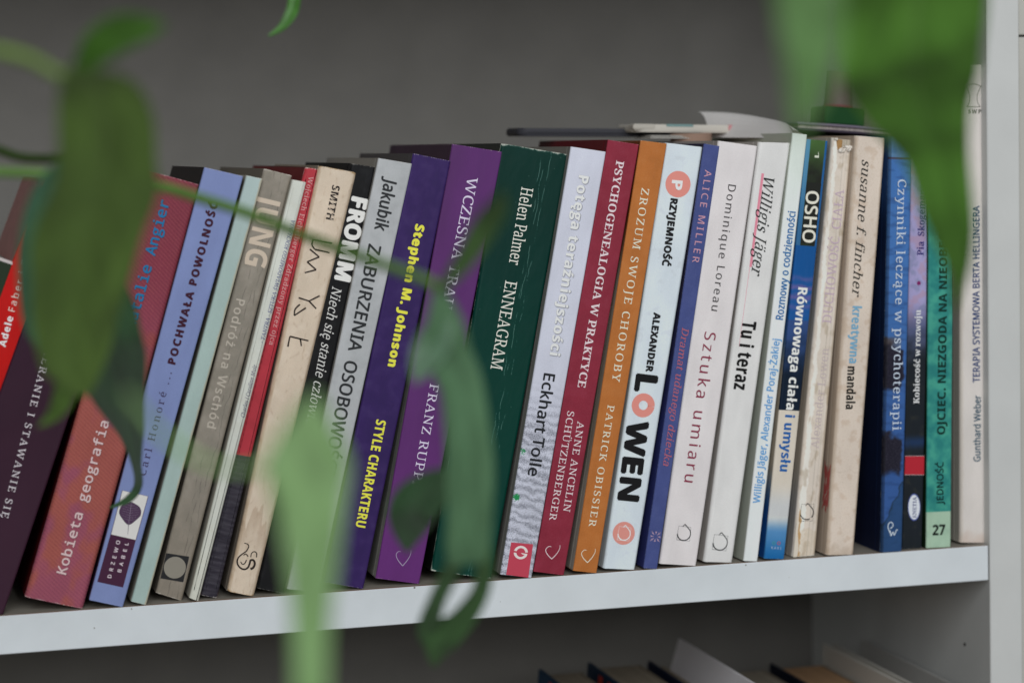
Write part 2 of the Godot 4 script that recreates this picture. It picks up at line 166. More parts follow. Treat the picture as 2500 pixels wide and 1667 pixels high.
const FOLIAGE := [
	["A", "stem", [Vector3(-0.5166, 0.2418, 0.4400), Vector3(-0.5101, 0.2408, 0.4418), Vector3(-0.5026, 0.2386, 0.4440), Vector3(-0.4965, 0.2349, 0.4459), Vector3(-0.4926, 0.2326, 0.4472)], "1.57 1.57 1.57 1.57 1.57", "5f8420", 0.00, 0.25, ""],
	["A", "leaf", [Vector3(-0.4923, 0.2334, 0.4368), Vector3(-0.4873, 0.2372, 0.4398), Vector3(-0.4840, 0.2416, 0.4424), Vector3(-0.4780, 0.2455, 0.4457), Vector3(-0.4716, 0.2466, 0.4494), Vector3(-0.4660, 0.2470, 0.4529)], "0.68 2.96 4.53 4.97 3.61 0.34", "376616", 0.30, 0.40, ""],
	["A", "leaf", [Vector3(-0.4932, 0.2348, 0.4572), Vector3(-0.4856, 0.2307, 0.4427), Vector3(-0.4816, 0.2197, 0.4278), Vector3(-0.4813, 0.2068, 0.4122), Vector3(-0.4833, 0.1934, 0.3959), Vector3(-0.4852, 0.1781, 0.3799), Vector3(-0.4864, 0.1621, 0.3641), Vector3(-0.4857, 0.1481, 0.3487), Vector3(-0.4824, 0.1341, 0.3339)], "1.99 10.20 14.17 15.70 19.47 16.80 13.99 11.05 1.59", "628a30", -0.25, 0.22, "straight"],
	["A", "leaf", [Vector3(-0.4728, 0.1741, 0.2707), Vector3(-0.4680, 0.1571, 0.2527), Vector3(-0.4654, 0.1408, 0.2340), Vector3(-0.4588, 0.1210, 0.1960), Vector3(-0.4498, 0.1002, 0.1483), Vector3(-0.4442, 0.0818, 0.1098), Vector3(-0.4409, 0.0682, 0.0808), Vector3(-0.4440, 0.0610, 0.0702), Vector3(-0.4512, 0.0558, 0.0584)], "7.15 11.42 13.18 9.71 4.95 2.06 1.77 1.61 0.36", "427648", 0.30, 0.30, ""],
	["A", "leaf", [Vector3(-0.4813, 0.2115, 0.3067), Vector3(-0.4885, 0.1993, 0.2976), Vector3(-0.4924, 0.1840, 0.2896), Vector3(-0.4933, 0.1684, 0.2824), Vector3(-0.4913, 0.1524, 0.2760), Vector3(-0.4862, 0.1374, 0.2704)], "1.36 5.23 6.11 5.89 5.66 1.14", "3c6c50", 0.25, 0.20, ""],
	["A", "leaf", [Vector3(-0.4852, 0.1392, 0.2912), Vector3(-0.4853, 0.1302, 0.2851), Vector3(-0.4884, 0.1225, 0.2780), Vector3(-0.4937, 0.1173, 0.2701)], "1.95 3.66 2.41 0.29", "56802a", 0.20, 0.30, ""],
	["A", "stem", [Vector3(-0.5079, 0.2174, 0.1955), Vector3(-0.4994, 0.2136, 0.2022), Vector3(-0.4923, 0.2110, 0.2084), Vector3(-0.4846, 0.2103, 0.2146), Vector3(-0.4746, 0.2103, 0.2214), Vector3(-0.4656, 0.2080, 0.2281)], "1.91 1.91 1.90 1.89 1.88 1.87", "2c4412", 0.00, 0.25, ""],
	["B", "stem", [Vector3(-0.5100, 0.2074, 0.2373), Vector3(-0.5015, 0.2061, 0.2396), Vector3(-0.4860, 0.2051, 0.2438), Vector3(-0.4677, 0.2029, 0.2488), Vector3(-0.4480, 0.1999, 0.2542), Vector3(-0.4353, 0.1956, 0.2683), Vector3(-0.4203, 0.1900, 0.2831), Vector3(-0.4060, 0.1830, 0.3082), Vector3(-0.3945, 0.1772, 0.3428), Vector3(-0.3854, 0.1732, 0.3663), Vector3(-0.3779, 0.1693, 0.3842), Vector3(-0.3757, 0.1663, 0.3902)], "1.98 1.98 1.98 1.98 1.98 1.95 1.93 1.88 1.82 1.77 1.73 1.72", "58882e", 0.00, 0.25, ""],
	["B", "leaf", [Vector3(-0.3776, 0.1670, 0.3948), Vector3(-0.3727, 0.1765, 0.4070), Vector3(-0.3692, 0.1865, 0.4187), Vector3(-0.3677, 0.1937, 0.4301), Vector3(-0.3686, 0.1991, 0.4411)], "1.14 3.00 3.93 3.27 0.36", "4c7838", 0.20, 0.30, ""],
	["B", "leaf", [Vector3(-0.3775, 0.1685, 0.3947), Vector3(-0.3756, 0.1568, 0.3917), Vector3(-0.3737, 0.1468, 0.3885), Vector3(-0.3694, 0.1367, 0.3860), Vector3(-0.3672, 0.1233, 0.3832), Vector3(-0.3658, 0.1098, 0.3802), Vector3(-0.3653, 0.0961, 0.3770), Vector3(-0.3654, 0.0849, 0.3734), Vector3(-0.3651, 0.0769, 0.3696)], "1.78 5.87 7.44 6.97 7.27 7.83 7.35 7.39 6.11", "4e7c54", -0.20, 0.15, ""],
	["B", "leaf", [Vector3(-0.3743, 0.1605, 0.3911), Vector3(-0.3783, 0.1517, 0.3908), Vector3(-0.3824, 0.1442, 0.3904), Vector3(-0.3851, 0.1385, 0.3902)], "2.30 5.36 4.08 0.38", "4a7454", 0.20, 0.20, ""],
	["B", "leaf", [Vector3(-0.3638, 0.0868, 0.3691), Vector3(-0.3660, 0.0731, 0.3542), Vector3(-0.3685, 0.0589, 0.3392), Vector3(-0.3684, 0.0463, 0.3248), Vector3(-0.3632, 0.0346, 0.3116)], "3.45 2.98 3.03 3.65 0.86", "457240", 0.00, 0.10, ""],
	["B", "leaf", [Vector3(-0.3612, 0.0881, 0.3697), Vector3(-0.3566, 0.0754, 0.3596), Vector3(-0.3555, 0.0631, 0.3485), Vector3(-0.3587, 0.0520, 0.3361), Vector3(-0.3639, 0.0414, 0.3233), Vector3(-0.3639, 0.0309, 0.3117)], "3.19 2.97 3.15 4.17 5.07 0.43", "45743c", 0.00, 0.10, ""],
	["B", "leaf", [Vector3(-0.3652, 0.1067, 0.3618), Vector3(-0.3689, 0.0975, 0.3422), Vector3(-0.3715, 0.0887, 0.3228), Vector3(-0.3700, 0.0788, 0.3047), Vector3(-0.3670, 0.0671, 0.2870)], "1.34 6.84 8.40 6.01 0.29", "46804c", 0.20, 0.20, ""],
	["C", "stem", [Vector3(-0.4884, 0.1547, 0.5380), Vector3(-0.4850, 0.1497, 0.5359), Vector3(-0.4800, 0.1437, 0.5343), Vector3(-0.4707, 0.1368, 0.5339), Vector3(-0.4625, 0.1341, 0.5328), Vector3(-0.4532, 0.1340, 0.5318), Vector3(-0.4442, 0.1354, 0.5305)], "0.89 0.89 0.90 0.90 0.91 0.91 0.92", "78a858", 0.00, 0.25, ""],
	["C", "leaf", [Vector3(-0.4473, 0.1552, 0.5643), Vector3(-0.4487, 0.1470, 0.5639), Vector3(-0.4496, 0.1388, 0.5637), Vector3(-0.4493, 0.1300, 0.5638), Vector3(-0.4492, 0.1183, 0.5641), Vector3(-0.4495, 0.1076, 0.5642), Vector3(-0.4500, 0.0969, 0.5642), Vector3(-0.4506, 0.0832, 0.5645)], "0.58 6.16 10.03 8.30 6.57 5.23 4.36 4.07", "6f9a58", 0.10, 0.12, "straight"],
	["D", "leaf", [Vector3(-0.2663, 0.2590, 0.5042), Vector3(-0.2632, 0.2494, 0.4964), Vector3(-0.2604, 0.2350, 0.4890), Vector3(-0.2567, 0.2283, 0.4811), Vector3(-0.2515, 0.2207, 0.4737), Vector3(-0.2459, 0.2131, 0.4664), Vector3(-0.2397, 0.2053, 0.4593), Vector3(-0.2336, 0.1908, 0.4527), Vector3(-0.2279, 0.1805, 0.4457), Vector3(-0.2228, 0.1716, 0.4383), Vector3(-0.2197, 0.1637, 0.4304), Vector3(-0.2169, 0.1554, 0.4225)], "20.89 20.72 20.78 19.65 16.35 12.49 9.61 8.13 6.24 3.79 1.79 0.26", "4a8420", 0.00, 0.03, "straight"],
	["E", "leaf", [Vector3(-0.3480, 0.2499, 0.6288), Vector3(-0.3471, 0.2421, 0.6277), Vector3(-0.3463, 0.2342, 0.6265), Vector3(-0.3463, 0.2263, 0.6251), Vector3(-0.3469, 0.2192, 0.6235), Vector3(-0.3478, 0.2129, 0.6217)], "7.08 7.11 6.60 4.83 3.06 0.36", "548240", 0.15, 0.15, ""],
	["F", "leaf", [Vector3(-0.3717, 0.2850, 0.1215), Vector3(-0.3731, 0.2732, 0.1222), Vector3(-0.3748, 0.2674, 0.1223), Vector3(-0.3786, 0.2621, 0.1217), Vector3(-0.3842, 0.2585, 0.1206)], "3.40 2.55 2.38 1.53 0.34", "3f8026", 0.40, 0.30, ""],
	["D", "stem", [Vector3(-0.2664, 0.2585, 0.5043), Vector3(-0.2626, 0.2742, 0.4969), Vector3(-0.2603, 0.2976, 0.4886), Vector3(-0.2614, 0.3239, 0.4791)], "1.80 1.82 1.83 1.85", "4c7c28", 0.00, 0.25, ""],
	["E", "stem", [Vector3(-0.3367, 0.2516, 0.6005), Vector3(-0.3329, 0.2665, 0.5950), Vector3(-0.3270, 0.2858, 0.5897)], "1.50 1.51 1.52", "5c9440", 0.00, 0.25, ""],
	["F", "stem", [Vector3(-0.3717, 0.2842, 0.1216), Vector3(-0.3707, 0.3061, 0.1304), Vector3(-0.3668, 0.3416, 0.1387)], "1.53 1.52 1.50", "4c8430", 0.00, 0.25, ""],
	["C", "stem", [Vector3(-0.4506, 0.0842, 0.5645), Vector3(-0.4497, 0.0674, 0.5610), Vector3(-0.4466, 0.0415, 0.5589)], "1.75 1.76 1.78", "78a858", 0.00, 0.25, ""],
]

var fonts := {}
var mats := {}
var names := {}
var nz := FastNoiseLite.new()
var nf := FastNoiseLite.new()
var nr := FastNoiseLite.new()
var rng := RandomNumberGenerator.new()


func _ready() -> void:
	setup_camera()
	setup_light()
	rng.seed = 7
	nz.seed = 3; nz.noise_type = FastNoiseLite.TYPE_SIMPLEX_SMOOTH; nz.frequency = 0.1; nz.fractal_octaves = 3
	nf.seed = 11; nf.noise_type = FastNoiseLite.TYPE_SIMPLEX; nf.frequency = 0.9; nf.fractal_octaves = 2
	nr.seed = 23; nr.noise_type = FastNoiseLite.TYPE_SIMPLEX_SMOOTH; nr.frequency = 0.09; nr.fractal_type = FastNoiseLite.FRACTAL_RIDGED; nr.fractal_octaves = 3
	build_bookcase()
	for k in BOOKS:
		build_book(k)
	build_top_things()
	build_lower_books()
	build_vines()


func setup_camera() -> void:
	var cam := Camera3D.new()
	cam.name = "camera"
	cam.transform = Transform3D(Basis(Vector3(0.96653, -0.02339, 0.25557), Vector3(0.04400, 0.99621, -0.07522), Vector3(-0.25285, 0.08394, 0.96386)).orthonormalized(), Vector3(-0.54480, 0.21361, 1.11984))
	cam.near = 0.05
	cam.far = 40.0
	var at := CameraAttributesPhysical.new()
	at.frustum_focal_length = 84.6
	at.frustum_focus_distance = 1.160
	at.frustum_near = 0.05
	at.frustum_far = 40.0
	at.exposure_aperture = 5.2
	cam.attributes = at
	cam.fov = 16.147
	add_child(cam)
	cam.current = true


func setup_light() -> void:
	var e := Environment.new()
	e.background_mode = Environment.BG_COLOR
	e.background_color = Color(0.42, 0.415, 0.405)
	e.background_energy_multiplier = 1.0
	e.tonemap_mode = Environment.TONE_MAPPER_LINEAR
	e.tonemap_exposure = 1.0
	e.sdfgi_enabled = true
	e.ssao_enabled = true
	e.ssil_enabled = true
	var we := WorldEnvironment.new()
	we.name = "environment"
	we.environment = e
	add_child(we)
	# the window of the room, behind the photographer and above
	var w := AreaLight3D.new()
	w.name = "window_light"
	w.area_size = Vector2(2.2, 1.5)
	w.light_energy = 5.6
	w.light_color = Color(0.975, 0.99, 1.0)
	w.shadow_enabled = true
	add_child(w)
	w.look_at_from_position(Vector3(-0.45, 1.15, 2.3), Vector3(-0.25, 0.1, 0.0))


# ---------------------------------------------------------------- helpers
func numbered(n: String) -> String:
	if not names.has(n):
		names[n] = 0
		return n
	names[n] += 1
	return "%s_%03d" % [n, names[n]]


func thing(called: String, label: String, category: String, at := Vector3.ZERO, group := "") -> Node3D:
	var o := Node3D.new()
	o.name = numbered(called)
	o.position = at
	o.set_meta("label", label)
	o.set_meta("category", category)
	if group:
		o.set_meta("group", group)
	add_child(o)
	return o


func part(called: String, mesh: Mesh, m: Material, parent: Node3D, label := "") -> MeshInstance3D:
	var o := MeshInstance3D.new()
	o.name = called
	var i := 0
	while parent.has_node(NodePath(o.name)):
		i += 1
		o.name = "%s_%03d" % [called, i]
	o.mesh = mesh
	mesh.surface_set_material(0, m)
	if mesh.get_reference_count() > 1:
		o.material_override = m
	if label:
		o.set_meta("label", label)
	parent.add_child(o)
	return o


func ob(hex: String) -> Color:      # colour of a thing as the photo shows it in front light -> its base colour
	var c := muted(Color(hex)).srgb_to_linear()
	return Color(minf(c.r / EXPO, 0.85), minf(c.g / EXPO, 0.85), minf(c.b / EXPO, 0.85)).linear_to_srgb()


func muted(c: Color) -> Color:
	var g := c.r * 0.3 + c.g * 0.55 + c.b * 0.15
	return c.lerp(Color(g, g, g), 0.13)


func obc(c: Color) -> Color:
	var l := c.srgb_to_linear()
	return Color(minf(l.r / EXPO, 0.85), minf(l.g / EXPO, 0.85), minf(l.b / EXPO, 0.85)).linear_to_srgb()


func mat(hex: String, rough := 0.55, spec := 0.25) -> StandardMaterial3D:
	var key := "%s|%.2f|%.2f" % [hex, rough, spec]
	if not mats.has(key):
		var m := StandardMaterial3D.new()
		m.albedo_color = ob(hex)
		m.roughness = rough
		m.metallic_specular = spec
		mats[key] = m
	return mats[key]


func tri(st: SurfaceTool, a: Vector3, b: Vector3, c: Vector3, n: Vector3, ua := Vector2.ZERO, ub := Vector2.ZERO, uc := Vector2.ZERO) -> void:
	var order := [[a, ua], [c, uc], [b, ub]]
	if (b - a).cross(c - a).dot(n) < 0.0:
		order = [[a, ua], [b, ub], [c, uc]]
	for v in order:
		st.set_normal(n)
		st.set_uv(v[1])
		st.add_vertex(v[0])


func quad(st: SurfaceTool, a: Vector3, b: Vector3, c: Vector3, d: Vector3, n: Vector3, uv := Rect2(0, 0, 1, 1)) -> void:
	# a b along the bottom, d c along the top
	var u0 := uv.position
	var u1 := uv.end
	tri(st, a, b, c, n, Vector2(u0.x, u1.y), Vector2(u1.x, u1.y), Vector2(u1.x, u0.y))
	tri(st, a, c, d, n, Vector2(u0.x, u1.y), Vector2(u1.x, u0.y), Vector2(u0.x, u0.y))


func begin() -> SurfaceTool:
	var st := SurfaceTool.new()
	st.begin(Mesh.PRIMITIVE_TRIANGLES)
	return st


func add_hexa(st: SurfaceTool, p: Array) -> void:
	# p: 8 corners, bottom four then top four, each going left-front, right-front, right-back, left-back
	var centre := Vector3.ZERO
	for v in p:
		centre += v / 8.0
	for f in [[0, 1, 5, 4], [1, 2, 6, 5], [2, 3, 7, 6], [3, 0, 4, 7], [4, 5, 6, 7], [0, 1, 2, 3]]:
		var a: Vector3 = p[f[0]]
		var b: Vector3 = p[f[1]]
		var c: Vector3 = p[f[2]]
		var d: Vector3 = p[f[3]]
		var n := (c - a).cross(d - b).normalized()
		if n.dot((a + b + c + d) / 4.0 - centre) < 0.0:
			n = -n
		quad(st, a, b, c, d, n)


func bevel_box(lo: Vector3, hi: Vector3, r: float) -> ArrayMesh:
	# a box with chamfered edges: every corner vertex split into three, joined by a hull of faces
	var st := begin()
	add_bevel(st, lo, hi, r)
	return st.commit()


func add_bevel(st: SurfaceTool, lo: Vector3, hi: Vector3, r: float) -> void:
	var mid := (lo + hi) / 2.0
	var h := (hi - lo) / 2.0
	r = minf(r, minf(h.x, minf(h.y, h.z)) * 0.9)
	for ax in 3:
		for sg in [-1.0, 1.0]:
			var n := Vector3.ZERO
			n[ax] = sg
			var b := (ax + 1) % 3
			var c := (ax + 2) % 3
			var q := []
			for s in [[-1, -1], [1, -1], [1, 1], [-1, 1]]:
				var v := Vector3.ZERO
				v[ax] = sg * h[ax]
				v[b] = s[0] * (h[b] - r)
				v[c] = s[1] * (h[c] - r)
				q.append(mid + v)
			quad(st, q[0], q[1], q[2], q[3], n)
	for ax in 3:        # edges along ax
		var b := (ax + 1) % 3
		var c := (ax + 2) % 3
		for sb in [-1.0, 1.0]:
			for sc in [-1.0, 1.0]:
				var n := Vector3.ZERO
				n[b] = sb
				n[c] = sc
				var q := []
				for s in [[-1, 0], [1, 0], [1, 1], [-1, 1]]:
					var v := Vector3.ZERO
					v[ax] = s[0] * (h[ax] - r)
					v[b] = sb * (h[b] - (r if s[1] else 0.0))
					v[c] = sc * (h[c] - (0.0 if s[1] else r))
					q.append(mid + v)
				quad(st, q[0], q[1], q[2], q[3], n.normalized())
	for sx in [-1.0, 1.0]:
		for sy in [-1.0, 1.0]:
			for sz in [-1.0, 1.0]:
				var sgn := Vector3(sx, sy, sz)
				var k := mid + h * sgn
				tri(st, k - Vector3(0, sy, sz) * r, k - Vector3(sx, 0, sz) * r, k - Vector3(sx, sy, 0) * r, sgn.normalized())


# ---------------------------------------------------------------- lettering
func font_of(code: String) -> Array:       # [font, shear, emboldening in cap heights]
	var table := {"sans": ["Droid Sans", 400, 0.0, 0.0], "sansb": ["Droid Sans", 700, 0.0, 0.012], "sansx": ["Droid Sans", 700, 0.0, 0.05], "sansbi": ["Droid Sans", 700, 0.14, 0.0],
		"stencil": ["Droid Sans", 700, 0.0, 0.0], "hand": ["Droid Sans", 400, 0.04, 0.03], "serif": ["Droid Serif", 400, 0.0, 0.0], "serifb": ["Droid Serif", 700, 0.0, 0.0],
		"serifi": ["Droid Serif", 400, 0.22, 0.0], "scripti": ["Droid Serif", 400, 0.34, 0.0], "mono": ["Droid Sans Mono", 400, 0.0, 0.03], "sansm": ["Droid Sans", 400, 0.0, 0.028]}
	var t = table[code]
	var key := "%s%d" % [t[0], t[1]]
	if not fonts.has(key):
		var sf := SystemFont.new()
		sf.font_names = PackedStringArray([t[0]])
		sf.font_weight = t[1]
		var fv := FontVariation.new()
		fv.base_font = sf
		fonts[key] = fv
	return [fonts[key], t[2], t[3]]


func glyphs(text: String, font: FontVariation, spacing: int) -> PackedVector3Array:
	font.spacing_glyph = spacing
	var tm := TextMesh.new()
	tm.font = font
	tm.font_size = 100
	tm.pixel_size = 0.01
	tm.depth = 0.01
	tm.curve_step = 2.5
	tm.horizontal_alignment = HORIZONTAL_ALIGNMENT_LEFT
	tm.text = text
	var a := tm.get_mesh_arrays()
	var v: PackedVector3Array = a[Mesh.ARRAY_VERTEX]
	var n: PackedVector3Array = a[Mesh.ARRAY_NORMAL]
	var ix: PackedInt32Array = a[Mesh.ARRAY_INDEX] if a[Mesh.ARRAY_INDEX] != null else PackedInt32Array(range(v.size()))
	var out := PackedVector3Array()
	for i in range(0, ix.size(), 3):
		if n[ix[i]].z > 0.5:
			for j in 3:
				out.append(v[ix[i + j]])
	font.spacing_glyph = 0
	return out


var cap_line := {}


func letters(t: Array, lift: float, shift := Vector2.ZERO, grow := 0.0) -> ArrayMesh:
	# t: text, font, colour, start and end of the baseline, height of the capitals (all mm in the spine's plane), how to fit
	var f := font_of(t[1])
	var p0: Vector2 = t[3]
	var p1: Vector2 = t[4]
	var cap: float = t[5]
	var d := (p1 - p0).normalized()
	var n := Vector2(-d.y, d.x)
	if not cap_line.has(f[0]):
		var hh := glyphs("H", f[0], 0)
		var lo := 1e9
		var hi := -1e9
		for q in hh:
			lo = minf(lo, q.y)
			hi = maxf(hi, q.y)
		cap_line[f[0]] = [hi - lo, lo]
	var ch: float = cap_line[f[0]][0]
	var g := glyphs(t[0], f[0], 0)
	var lx := span_x(g)
	var sy := cap / ch
	var want := p0.distance_to(p1)
	var sx: float = want / (lx[1] - lx[0])
	if t[6] != "flat" and sx > sy * 1.2 and t[0].length() > 2:
		var extra: float = (want / (sy * 1.16) - (lx[1] - lx[0])) / float(t[0].length() - 1)
		g = glyphs(t[0], f[0], int(round(extra * 100.0)))
		lx = span_x(g)
		sx = want / (lx[1] - lx[0])
	var h0: float = cap_line[f[0]][1]
	var st := begin()
	var e: float = f[2] + grow
	var offs := [Vector2.ZERO]
	if e > 0.0:
		offs = [Vector2(-e, 0) * cap, Vector2(e, 0) * cap, Vector2(0, -e) * cap, Vector2(0, e) * cap]
	for k in offs.size():
		var o: Vector2 = offs[k] + shift
		for i in range(0, g.size(), 3):
			var q := []
			for j in 3:
				var v := g[i + j]
				var y: float = (v.y - h0) * sy
				var x: float = (v.x - lx[0]) * sx + y * f[1]
				var w := p0 + d * x + n * y + o
				q.append(Vector3(w.x, w.y, lift + k * 0.012) * MM)
			tri(st, q[0], q[1], q[2], Vector3(0, 0, 1))
	return st.commit()


func span_x(g: PackedVector3Array) -> Array:
	var lo := 1e9
	var hi := -1e9
	for q in g:
		lo = minf(lo, q.x)
		hi = maxf(hi, q.x)
	return [lo, hi]


# flat print in the plane of a spine (mm)
func add_poly(st: SurfaceTool, pts: PackedVector2Array, lift: float) -> void:
	var ix := Geometry2D.triangulate_polygon(pts)
	for i in range(0, ix.size(), 3):
		var q := []
		for j in 3:
			var v := pts[ix[i + j]]
			q.append(Vector3(v.x, v.y, lift) * MM)
		tri(st, q[0], q[1], q[2], Vector3(0, 0, 1))


func add_stroke(st: SurfaceTool, pts: Array, w0: float, w1: float, lift: float) -> void:
	var n := pts.size()
	var left := PackedVector2Array()
	var right := PackedVector2Array()
	for i in n:
		var t: Vector2 = (pts[mini(i + 1, n - 1)] - pts[maxi(i - 1, 0)]).normalized()
		var s := Vector2(-t.y, t.x) * lerpf(w0, w1, float(i) / (n - 1)) / 2.0
		left.append(pts[i] + s)
		right.append(pts[i] - s)
	for i in n - 1:
		var a := left[i]
		var b := right[i]
		var c := right[i + 1]
		var d := left[i + 1]
		quad(st, Vector3(a.x, a.y, lift) * MM, Vector3(b.x, b.y, lift) * MM, Vector3(c.x, c.y, lift) * MM, Vector3(d.x, d.y, lift) * MM, Vector3(0, 0, 1))


func smooth(pts: Array, per := 6) -> Array:
	var out := []
	for i in pts.size() - 1:
		var p0: Vector2 = pts[maxi(i - 1, 0)]
		var p1: Vector2 = pts[i]
		var p2: Vector2 = pts[i + 1]
		var p3: Vector2 = pts[mini(i + 2, pts.size() - 1)]
		for k in per:
			out.append(p1.cubic_interpolate(p2, p0, p3, float(k) / per))
	out.append(pts[-1])
	return out


func circle(c: Vector2, r: float, n := 40) -> PackedVector2Array:
	var out := PackedVector2Array()
	for i in n:
		out.append(c + Vector2.from_angle(TAU * i / n) * r)
	return out


func arc(c: Vector2, r: float, a0: float, a1: float, n := 28) -> Array:
	var out := []
	for i in n + 1:
		out.append(c + Vector2.from_angle(deg_to_rad(lerpf(a0, a1, float(i) / n))) * r)
	return out


func rect(q: Array) -> PackedVector2Array:      # bottom left, bottom right, top left, top right
	return PackedVector2Array([q[0], q[1], q[3], q[2]])


func drop_emblem(q: Array, hex: String, lift: float, b: Node3D, gap := false) -> void:
	# thin square with a heavier open ring that ends in a point above it
	var st := begin()
	var c: Vector2 = (q[0] + q[1] + q[2] + q[3]) / 4.0
	var r: float = q[0].distance_to(q[1]) / 2.0
	add_stroke(st, [q[0], q[1], q[3], q[2], q[0]], 0.17, 0.17, lift)
	var up: Vector2 = ((q[2] + q[3]) / 2.0 - c).normalized()
	var tip: Vector2 = c + up * r * 1.38
	var a := rad_to_deg(up.angle())
	var path := [tip]
	path.append_array(arc(c, r * 1.02, a - 52, a - (130 if gap else 262)))
	add_stroke(st, path, 0.45, 0.6, lift + 0.02)
	if gap:
		add_stroke(st, arc(c, r * 1.02, a - 150, a - 250), 0.6, 0.42, lift + 0.02)
	add_stroke(st, [tip, c + up * r * 1.02 + up.rotated(PI / 2) * r * 0.34], 0.5, 0.3, lift + 0.02)
	part("emblem", st.commit(), mat(hex), b)


func heart_emblem(q: Array, hex: String, b: Node3D) -> void:
	var st := begin()
	var l: Vector2 = q[0]
	var tip: Vector2 = q[1]
	var rt: Vector2 = q[2]
	var inn: Vector2 = q[3]
	var w := l.distance_to(rt)
	var path := smooth([inn, (inn + l) / 2.0 + Vector2(-0.02, 0.11) * w, l, l.lerp(tip, 0.45) + Vector2(-0.07, -0.03) * w, tip])
	add_stroke(st, path, 0.24, 0.42, 0.09)
	add_stroke(st, smooth([tip, tip.lerp(rt, 0.45) + Vector2(0.09, -0.06) * w, tip.lerp(rt, 0.78) + Vector2(0.10, -0.03) * w, rt]), 0.42, 0.2, 0.10)
	part("heart_emblem", st.commit(), mat(hex), b)


# ---------------------------------------------------------------- books
# label, observed spine colour, colour of the left cover from the top down, pages, corner radius, wear of the edges, roughness
const LOOK := {
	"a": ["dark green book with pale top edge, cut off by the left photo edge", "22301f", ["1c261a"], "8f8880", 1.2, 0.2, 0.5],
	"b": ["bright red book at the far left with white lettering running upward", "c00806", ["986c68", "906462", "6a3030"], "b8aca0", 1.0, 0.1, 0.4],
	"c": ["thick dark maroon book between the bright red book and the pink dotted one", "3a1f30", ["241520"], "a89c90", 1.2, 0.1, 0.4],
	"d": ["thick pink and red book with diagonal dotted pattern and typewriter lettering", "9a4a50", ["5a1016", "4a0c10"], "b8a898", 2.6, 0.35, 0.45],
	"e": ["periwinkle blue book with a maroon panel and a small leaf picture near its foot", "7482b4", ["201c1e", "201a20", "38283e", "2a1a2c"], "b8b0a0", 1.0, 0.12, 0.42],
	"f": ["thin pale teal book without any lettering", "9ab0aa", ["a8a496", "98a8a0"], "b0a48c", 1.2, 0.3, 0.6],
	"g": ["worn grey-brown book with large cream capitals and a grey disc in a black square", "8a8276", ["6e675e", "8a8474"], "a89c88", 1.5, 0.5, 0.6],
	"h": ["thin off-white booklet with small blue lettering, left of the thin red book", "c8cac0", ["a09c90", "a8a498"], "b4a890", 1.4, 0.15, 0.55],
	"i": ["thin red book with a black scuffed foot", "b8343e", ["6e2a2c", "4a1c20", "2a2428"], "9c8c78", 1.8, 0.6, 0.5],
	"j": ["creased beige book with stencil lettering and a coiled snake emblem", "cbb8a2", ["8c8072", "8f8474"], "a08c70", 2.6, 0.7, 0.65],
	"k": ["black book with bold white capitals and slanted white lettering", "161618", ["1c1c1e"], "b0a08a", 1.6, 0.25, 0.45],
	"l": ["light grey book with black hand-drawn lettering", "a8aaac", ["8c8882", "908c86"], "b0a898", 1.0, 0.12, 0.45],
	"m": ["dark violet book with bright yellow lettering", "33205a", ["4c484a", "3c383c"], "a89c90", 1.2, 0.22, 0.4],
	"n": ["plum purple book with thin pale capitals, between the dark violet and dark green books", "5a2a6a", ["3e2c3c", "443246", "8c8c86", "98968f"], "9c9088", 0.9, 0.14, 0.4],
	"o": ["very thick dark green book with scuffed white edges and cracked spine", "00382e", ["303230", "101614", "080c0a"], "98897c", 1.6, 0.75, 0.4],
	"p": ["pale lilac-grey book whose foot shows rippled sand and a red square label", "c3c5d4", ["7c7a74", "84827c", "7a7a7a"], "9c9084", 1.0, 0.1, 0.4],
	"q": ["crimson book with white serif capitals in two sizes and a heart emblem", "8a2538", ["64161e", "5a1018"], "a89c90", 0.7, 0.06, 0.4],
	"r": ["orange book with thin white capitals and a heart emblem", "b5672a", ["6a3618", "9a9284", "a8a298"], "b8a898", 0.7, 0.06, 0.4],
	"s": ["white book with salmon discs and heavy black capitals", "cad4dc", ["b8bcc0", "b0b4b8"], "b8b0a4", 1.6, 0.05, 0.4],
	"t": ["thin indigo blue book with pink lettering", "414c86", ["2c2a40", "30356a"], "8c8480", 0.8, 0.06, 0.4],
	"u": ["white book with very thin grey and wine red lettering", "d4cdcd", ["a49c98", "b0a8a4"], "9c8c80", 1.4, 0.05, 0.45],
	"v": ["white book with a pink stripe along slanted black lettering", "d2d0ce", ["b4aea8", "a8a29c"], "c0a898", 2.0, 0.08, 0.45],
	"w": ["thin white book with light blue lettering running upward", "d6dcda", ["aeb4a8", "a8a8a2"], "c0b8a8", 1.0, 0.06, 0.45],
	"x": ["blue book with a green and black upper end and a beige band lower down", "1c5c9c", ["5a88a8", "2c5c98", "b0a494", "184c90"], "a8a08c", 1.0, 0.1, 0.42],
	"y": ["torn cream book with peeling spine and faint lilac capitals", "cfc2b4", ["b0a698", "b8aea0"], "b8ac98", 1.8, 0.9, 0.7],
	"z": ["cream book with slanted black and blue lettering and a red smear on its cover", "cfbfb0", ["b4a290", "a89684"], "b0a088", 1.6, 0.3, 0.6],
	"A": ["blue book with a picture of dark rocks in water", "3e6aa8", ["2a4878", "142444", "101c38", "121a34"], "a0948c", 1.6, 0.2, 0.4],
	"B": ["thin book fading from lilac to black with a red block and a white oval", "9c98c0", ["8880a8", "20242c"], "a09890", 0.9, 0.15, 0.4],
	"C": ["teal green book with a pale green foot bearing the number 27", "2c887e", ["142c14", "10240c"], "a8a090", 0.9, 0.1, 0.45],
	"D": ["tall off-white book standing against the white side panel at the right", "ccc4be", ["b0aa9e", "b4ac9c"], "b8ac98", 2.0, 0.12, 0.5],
}


func level(k: String, name: String, i: int) -> float:
	return BOOKS[k].mark[name][i].y


